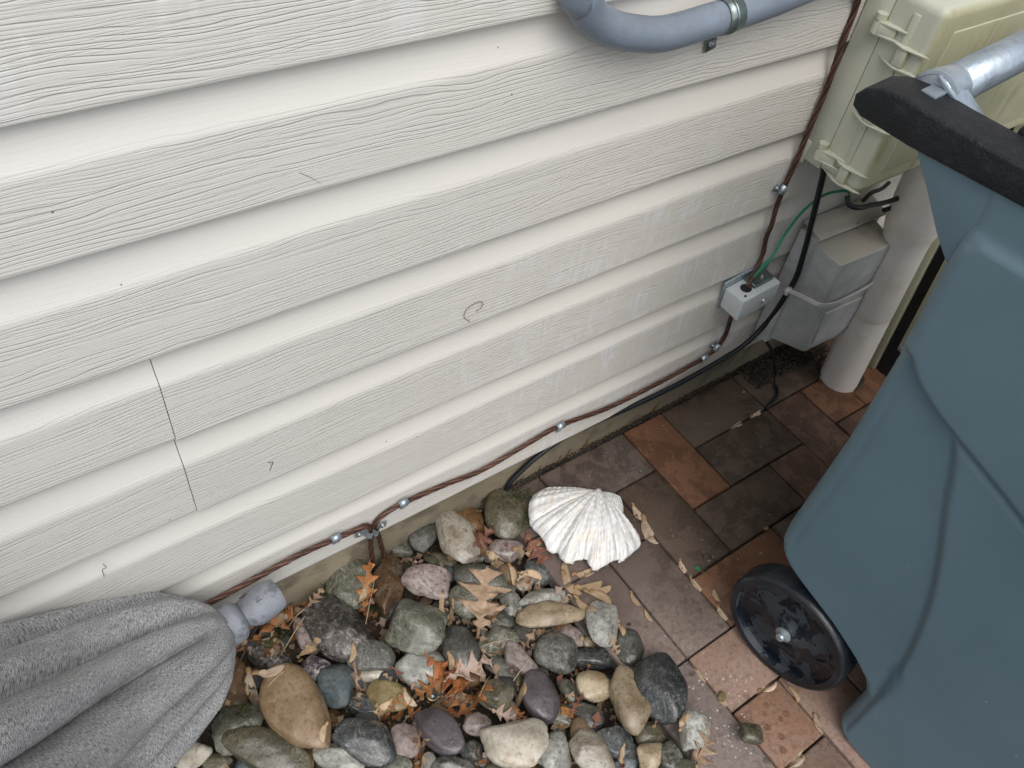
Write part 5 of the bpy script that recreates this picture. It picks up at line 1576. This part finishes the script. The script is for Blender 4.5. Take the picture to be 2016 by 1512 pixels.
# straws / needles
def straw(p, q, label, cat='straw', r=.0007, mat='straw', name='straw', bow=.3):
    a, na = hit(*p); b, nb = hit(*q)
    a = np.array(a) + [0, 0, .002]; b = np.array(b) + [0, 0, .002]
    m = (a + b) / 2; m[2] = max(m[2], drop(m[0], m[1]) + .002) + bow * .01
    P = spline([a, m, b], 6); o0 = m.copy()
    o = MB().tube([x - o0 for x in P], r, 6).build(name, LM[mat] if mat in LM else MAT[mat])
    o.location = tuple(o0); meta(o, label, cat, 'dry straws on the stones')
for p, q, l in [((950, 1272), (1025, 1262), 'straw across the green-grey stone beside the knobbly pink one'),
                ((1010, 1342), (1042, 1298), 'straw standing over the knobbly pink stone'),
                ((943, 1372), (968, 1330), 'straw on the dark stone left of the olive faceted one'),
                ((527, 1182), (600, 1187), 'straw pointing right from the finial across the leaves'),
                ((720, 1230), (738, 1140), 'long straw beside the wet brown stone'),
                ((553, 1292), (600, 1215), 'straw in the leaf pile left of the speckled stone'),
                ((565, 1240), (600, 1200), 'short straw in the leaf pile'),
                ((528, 1352), (560, 1322), 'reddish stalk above the biggest tan stone'),
                ((716, 1170), (724, 1115), 'straw on the plain grey stone'),
                ((735, 1120), (728, 1080), 'stalk hanging beside the dropping wires'),
                ((1470, 545), (1476, 560), 'tiny straw at the white block')][:10]:
    straw(p, q, l)
# tufts of dry grass (nobody could count the blades)
mb = MB()
for (px, py, n, s) in [(630, 1158, 90, 26), (608, 1140, 40, 20), (1022, 975, 70, 22), (1035, 1030, 60, 16), (1045, 1010, 30, 10), (560, 1240, 60, 22), (700, 1098, 40, 22), (735, 1210, 40, 14), (480, 1400, 50, 24), (540, 1265, 50, 26)]:
    for k in range(n):
        a = (px + rng.gauss(0, s * .5), py + rng.gauss(0, s * .35))
        h_, _ = hit(*a); h_ = np.array(h_)
        d = np.array([rng.gauss(0, 1), rng.gauss(0, 1), abs(rng.gauss(0, .5)) + .1]); d /= np.linalg.norm(d)
        l = rng.uniform(.008, .022)
        mb.tube([h_, h_ + d * l * .5 + np.array([0, 0, .002]), h_ + d * l + np.array([0, 0, -.002])], [.0005, .0004, .0002], 4)
o = mb.build('grass_tufts', LM['grass'], None, True); meta(o, 'wisps of dry green grass between stones and foundation', 'grass', kind='stuff')
mb = MB()
for k in range(420):
    a = (rng.uniform(420, 1300), rng.uniform(1060, 1512))
    if a[1] < 1500 - (a[0] - 420) * .6: 
        if a[1] < 1190 - (a[0] - 500) * .45: continue
    h_, _ = hit(*a); h_ = np.array(h_)
    if h_[0] > -.42: continue
    d = np.array([rng.gauss(0, 1), rng.gauss(0, 1), rng.gauss(0, .15)]); d /= np.linalg.norm(d); g = np.cross(d, [0, 0, 1])
    l = rng.uniform(.003, .009); w = l * rng.uniform(.25, .6)
    if h_[2] > -.012: continue
    mb.add([h_ + np.array([0, 0, .001]), h_ + d * l * .5 + g * w + np.array([0, 0, .003]), h_ + d * l + np.array([0, 0, .001]), h_ + d * l * .5 - g * w + np.array([0, 0, .0015])], [(0, 1, 2, 3)])
o = mb.build('leaf_litter', LM['org'], None, True); meta(o, 'shredded brown leaf litter in the gaps of the stones', 'leaf litter', kind='stuff')

# eye bolt
h0, _ = hit(856, 1378)
eb = empty('eye_bolt', tuple(h0)); meta(eb, 'metal eye bolt poking out among the crumpled orange leaves', 'eye bolt')
c = Vector(at(852, 1368, 'z', h0.z + .012)) - h0
tor = [(c + Vector(R[0]) * .0085 * math.cos(a) - Vector(R[1]) * .0085 * math.sin(a)) for a in [2 * math.pi * k / 28 for k in range(29)]]
MB().tube(tor, .0024, 10).build('eye', MAT['gold'], eb)
MB().tube([c + Vector(at(858, 1382, 'z', h0.z + .010)) - Vector(at(852, 1368, 'z', h0.z + .010)), Vector(at(872, 1412, 'z', h0.z - .002)) - h0], .0028, 10).build('shank', MAT['zinc'], eb)
MB().tube([c + Vector((-.002, 0, -.004)), c + Vector((.001, 0, .001))], .0046, 14).build('nut', MAT['zinc'], eb)

# bent metal hook in front of the finial
hk = [at(519, 1205, 'z', .085), at(506, 1232, 'z', .07), at(493, 1255, 'z', .055)]
hk2 = [at(493, 1255, 'z', .055), at(478, 1290, 'z', .04), at(462, 1320, 'z', .03), at(452, 1334, 'z', .025), at(440, 1337, 'z', .024), at(430, 1331, 'z', .025)]
ro = empty('metal_hook', tuple(hk[2])); meta(ro, 'bent dark metal hook hanging in front of the umbrella finial', 'hook')
MB().tube([np.array(p) - hk[2] for p in spline(hk, 5)], [.0028] * 10 + [.0034], 10).build('sleeve', MAT['rust'], ro)
MB().tube([np.array(p) - hk[2] for p in spline(hk2, 6)], .0016, 8).build('rod', MAT['rust'], ro)

# litter on the pavers
h0, _ = hit(1380, 1122)
lr = empty('plastic_scrap', tuple(h0)); meta(lr, 'tiny green plastic scrap curled round a rusty ring on the pavers', 'litter')
mb = MB()
for k in range(7):
    a = k * .9; mb.tube([(-.004, .004, .001), (-.004 + .005 * math.cos(a), .004 + .005 * math.sin(a), .003)], .0009, 5)
mb.build('green_piece', MAT['litter_green'], lr)
MB().tube([(.003 + .005 * math.cos(a), -.003 + .004 * math.sin(a), .0015) for a in [k * .45 for k in range(11)]], .0012, 6).build('rusty_ring', MAT['mastic'], lr)
for (px, py, s, key, l) in [(1508, 1041, .0055, 'ye', 'tiny cream pebble on the dark paver near the bin corner'), (1404, 1097, .0028, 'pg', 'tiny grey crumb of stone above the green scrap'), (1396, 1104, .0035, 'pg', 'grey crumb of stone nearest the green scrap'),
                            (1464, 772, .0035, 'wh', 'white chip on the darkest paver by the wall'), (1383, 1095, .004, 'dk', 'small black disc-like pebble on the dark paver'),
                            (1238, 1230, .004, 'dk', 'tiny black pebble on the mauve paver'), (1606, 779, .0055, 'oc', 'small rust pebble on the orange paver by the pipe'), (1419, 1372, .009, 'yo', 'tan pebble pressed into the joint of the flecked pavers'),
                            (1498, 1090, .003, 'wh', 'tiny white crumb on the orange paver by the wheel')]:
    h_, _ = hit(px, py)
    pebble(h_.x, h_.y, h_.z + s * .3, s, key, l, 'specks of stone on the pavers')
# white bird-dropping like chips on the flecked paver
mb = MB()
for k in range(90):
    px, py = rng.uniform(1340, 1480), rng.uniform(1330, 1510)
    h_, n_ = hit(px, py)
    if n_.z < .9 or h_.z > .004 or h_.z < -.004: continue
    crumb(mb, h_.x, h_.y, h_.z - .0002, rng.uniform(.0006, .0022))
for k in range(60):
    px, py = rng.uniform(1100, 1650), rng.uniform(760, 1500)
    h_, n_ = hit(px, py)
    if n_.z < .9 or h_.z > .004 or h_.z < -.004: continue
    crumb(mb, h_.x, h_.y, h_.z, rng.uniform(.0005, .0012))
o = mb.build('white_chips', MAT['chip'], None, True); meta(o, 'white specks scattered over the pavers', 'specks', kind='stuff')

# dry tendrils stuck to the siding
for pts, l in [([(925, 633), (914, 625), (917, 612), (930, 600), (945, 594), (951, 598), (947, 606), (938, 613)], 'hooked dry tendril stuck on the middle of the siding'),
               ([(528, 911), (537, 910), (534, 919), (531, 927)], 'tiny dry tendril shaped like a seven on the siding'),
               ([(203, 1110), (209, 1117), (202, 1122), (205, 1135)], 'small curled dry tendril low on the left siding'),
               ([(1686, 441), (1690, 436), (1687, 446), (1688, 450)], 'tiny dark curl lying on top of the grey enclosure')]:
    yy = YW - .0012 if 'enclosure' not in l else .02
    cable('tendril', [at(a, b, 'y', yy) for a, b in pts], .00042, 'hair', l, 'tendril', 6)
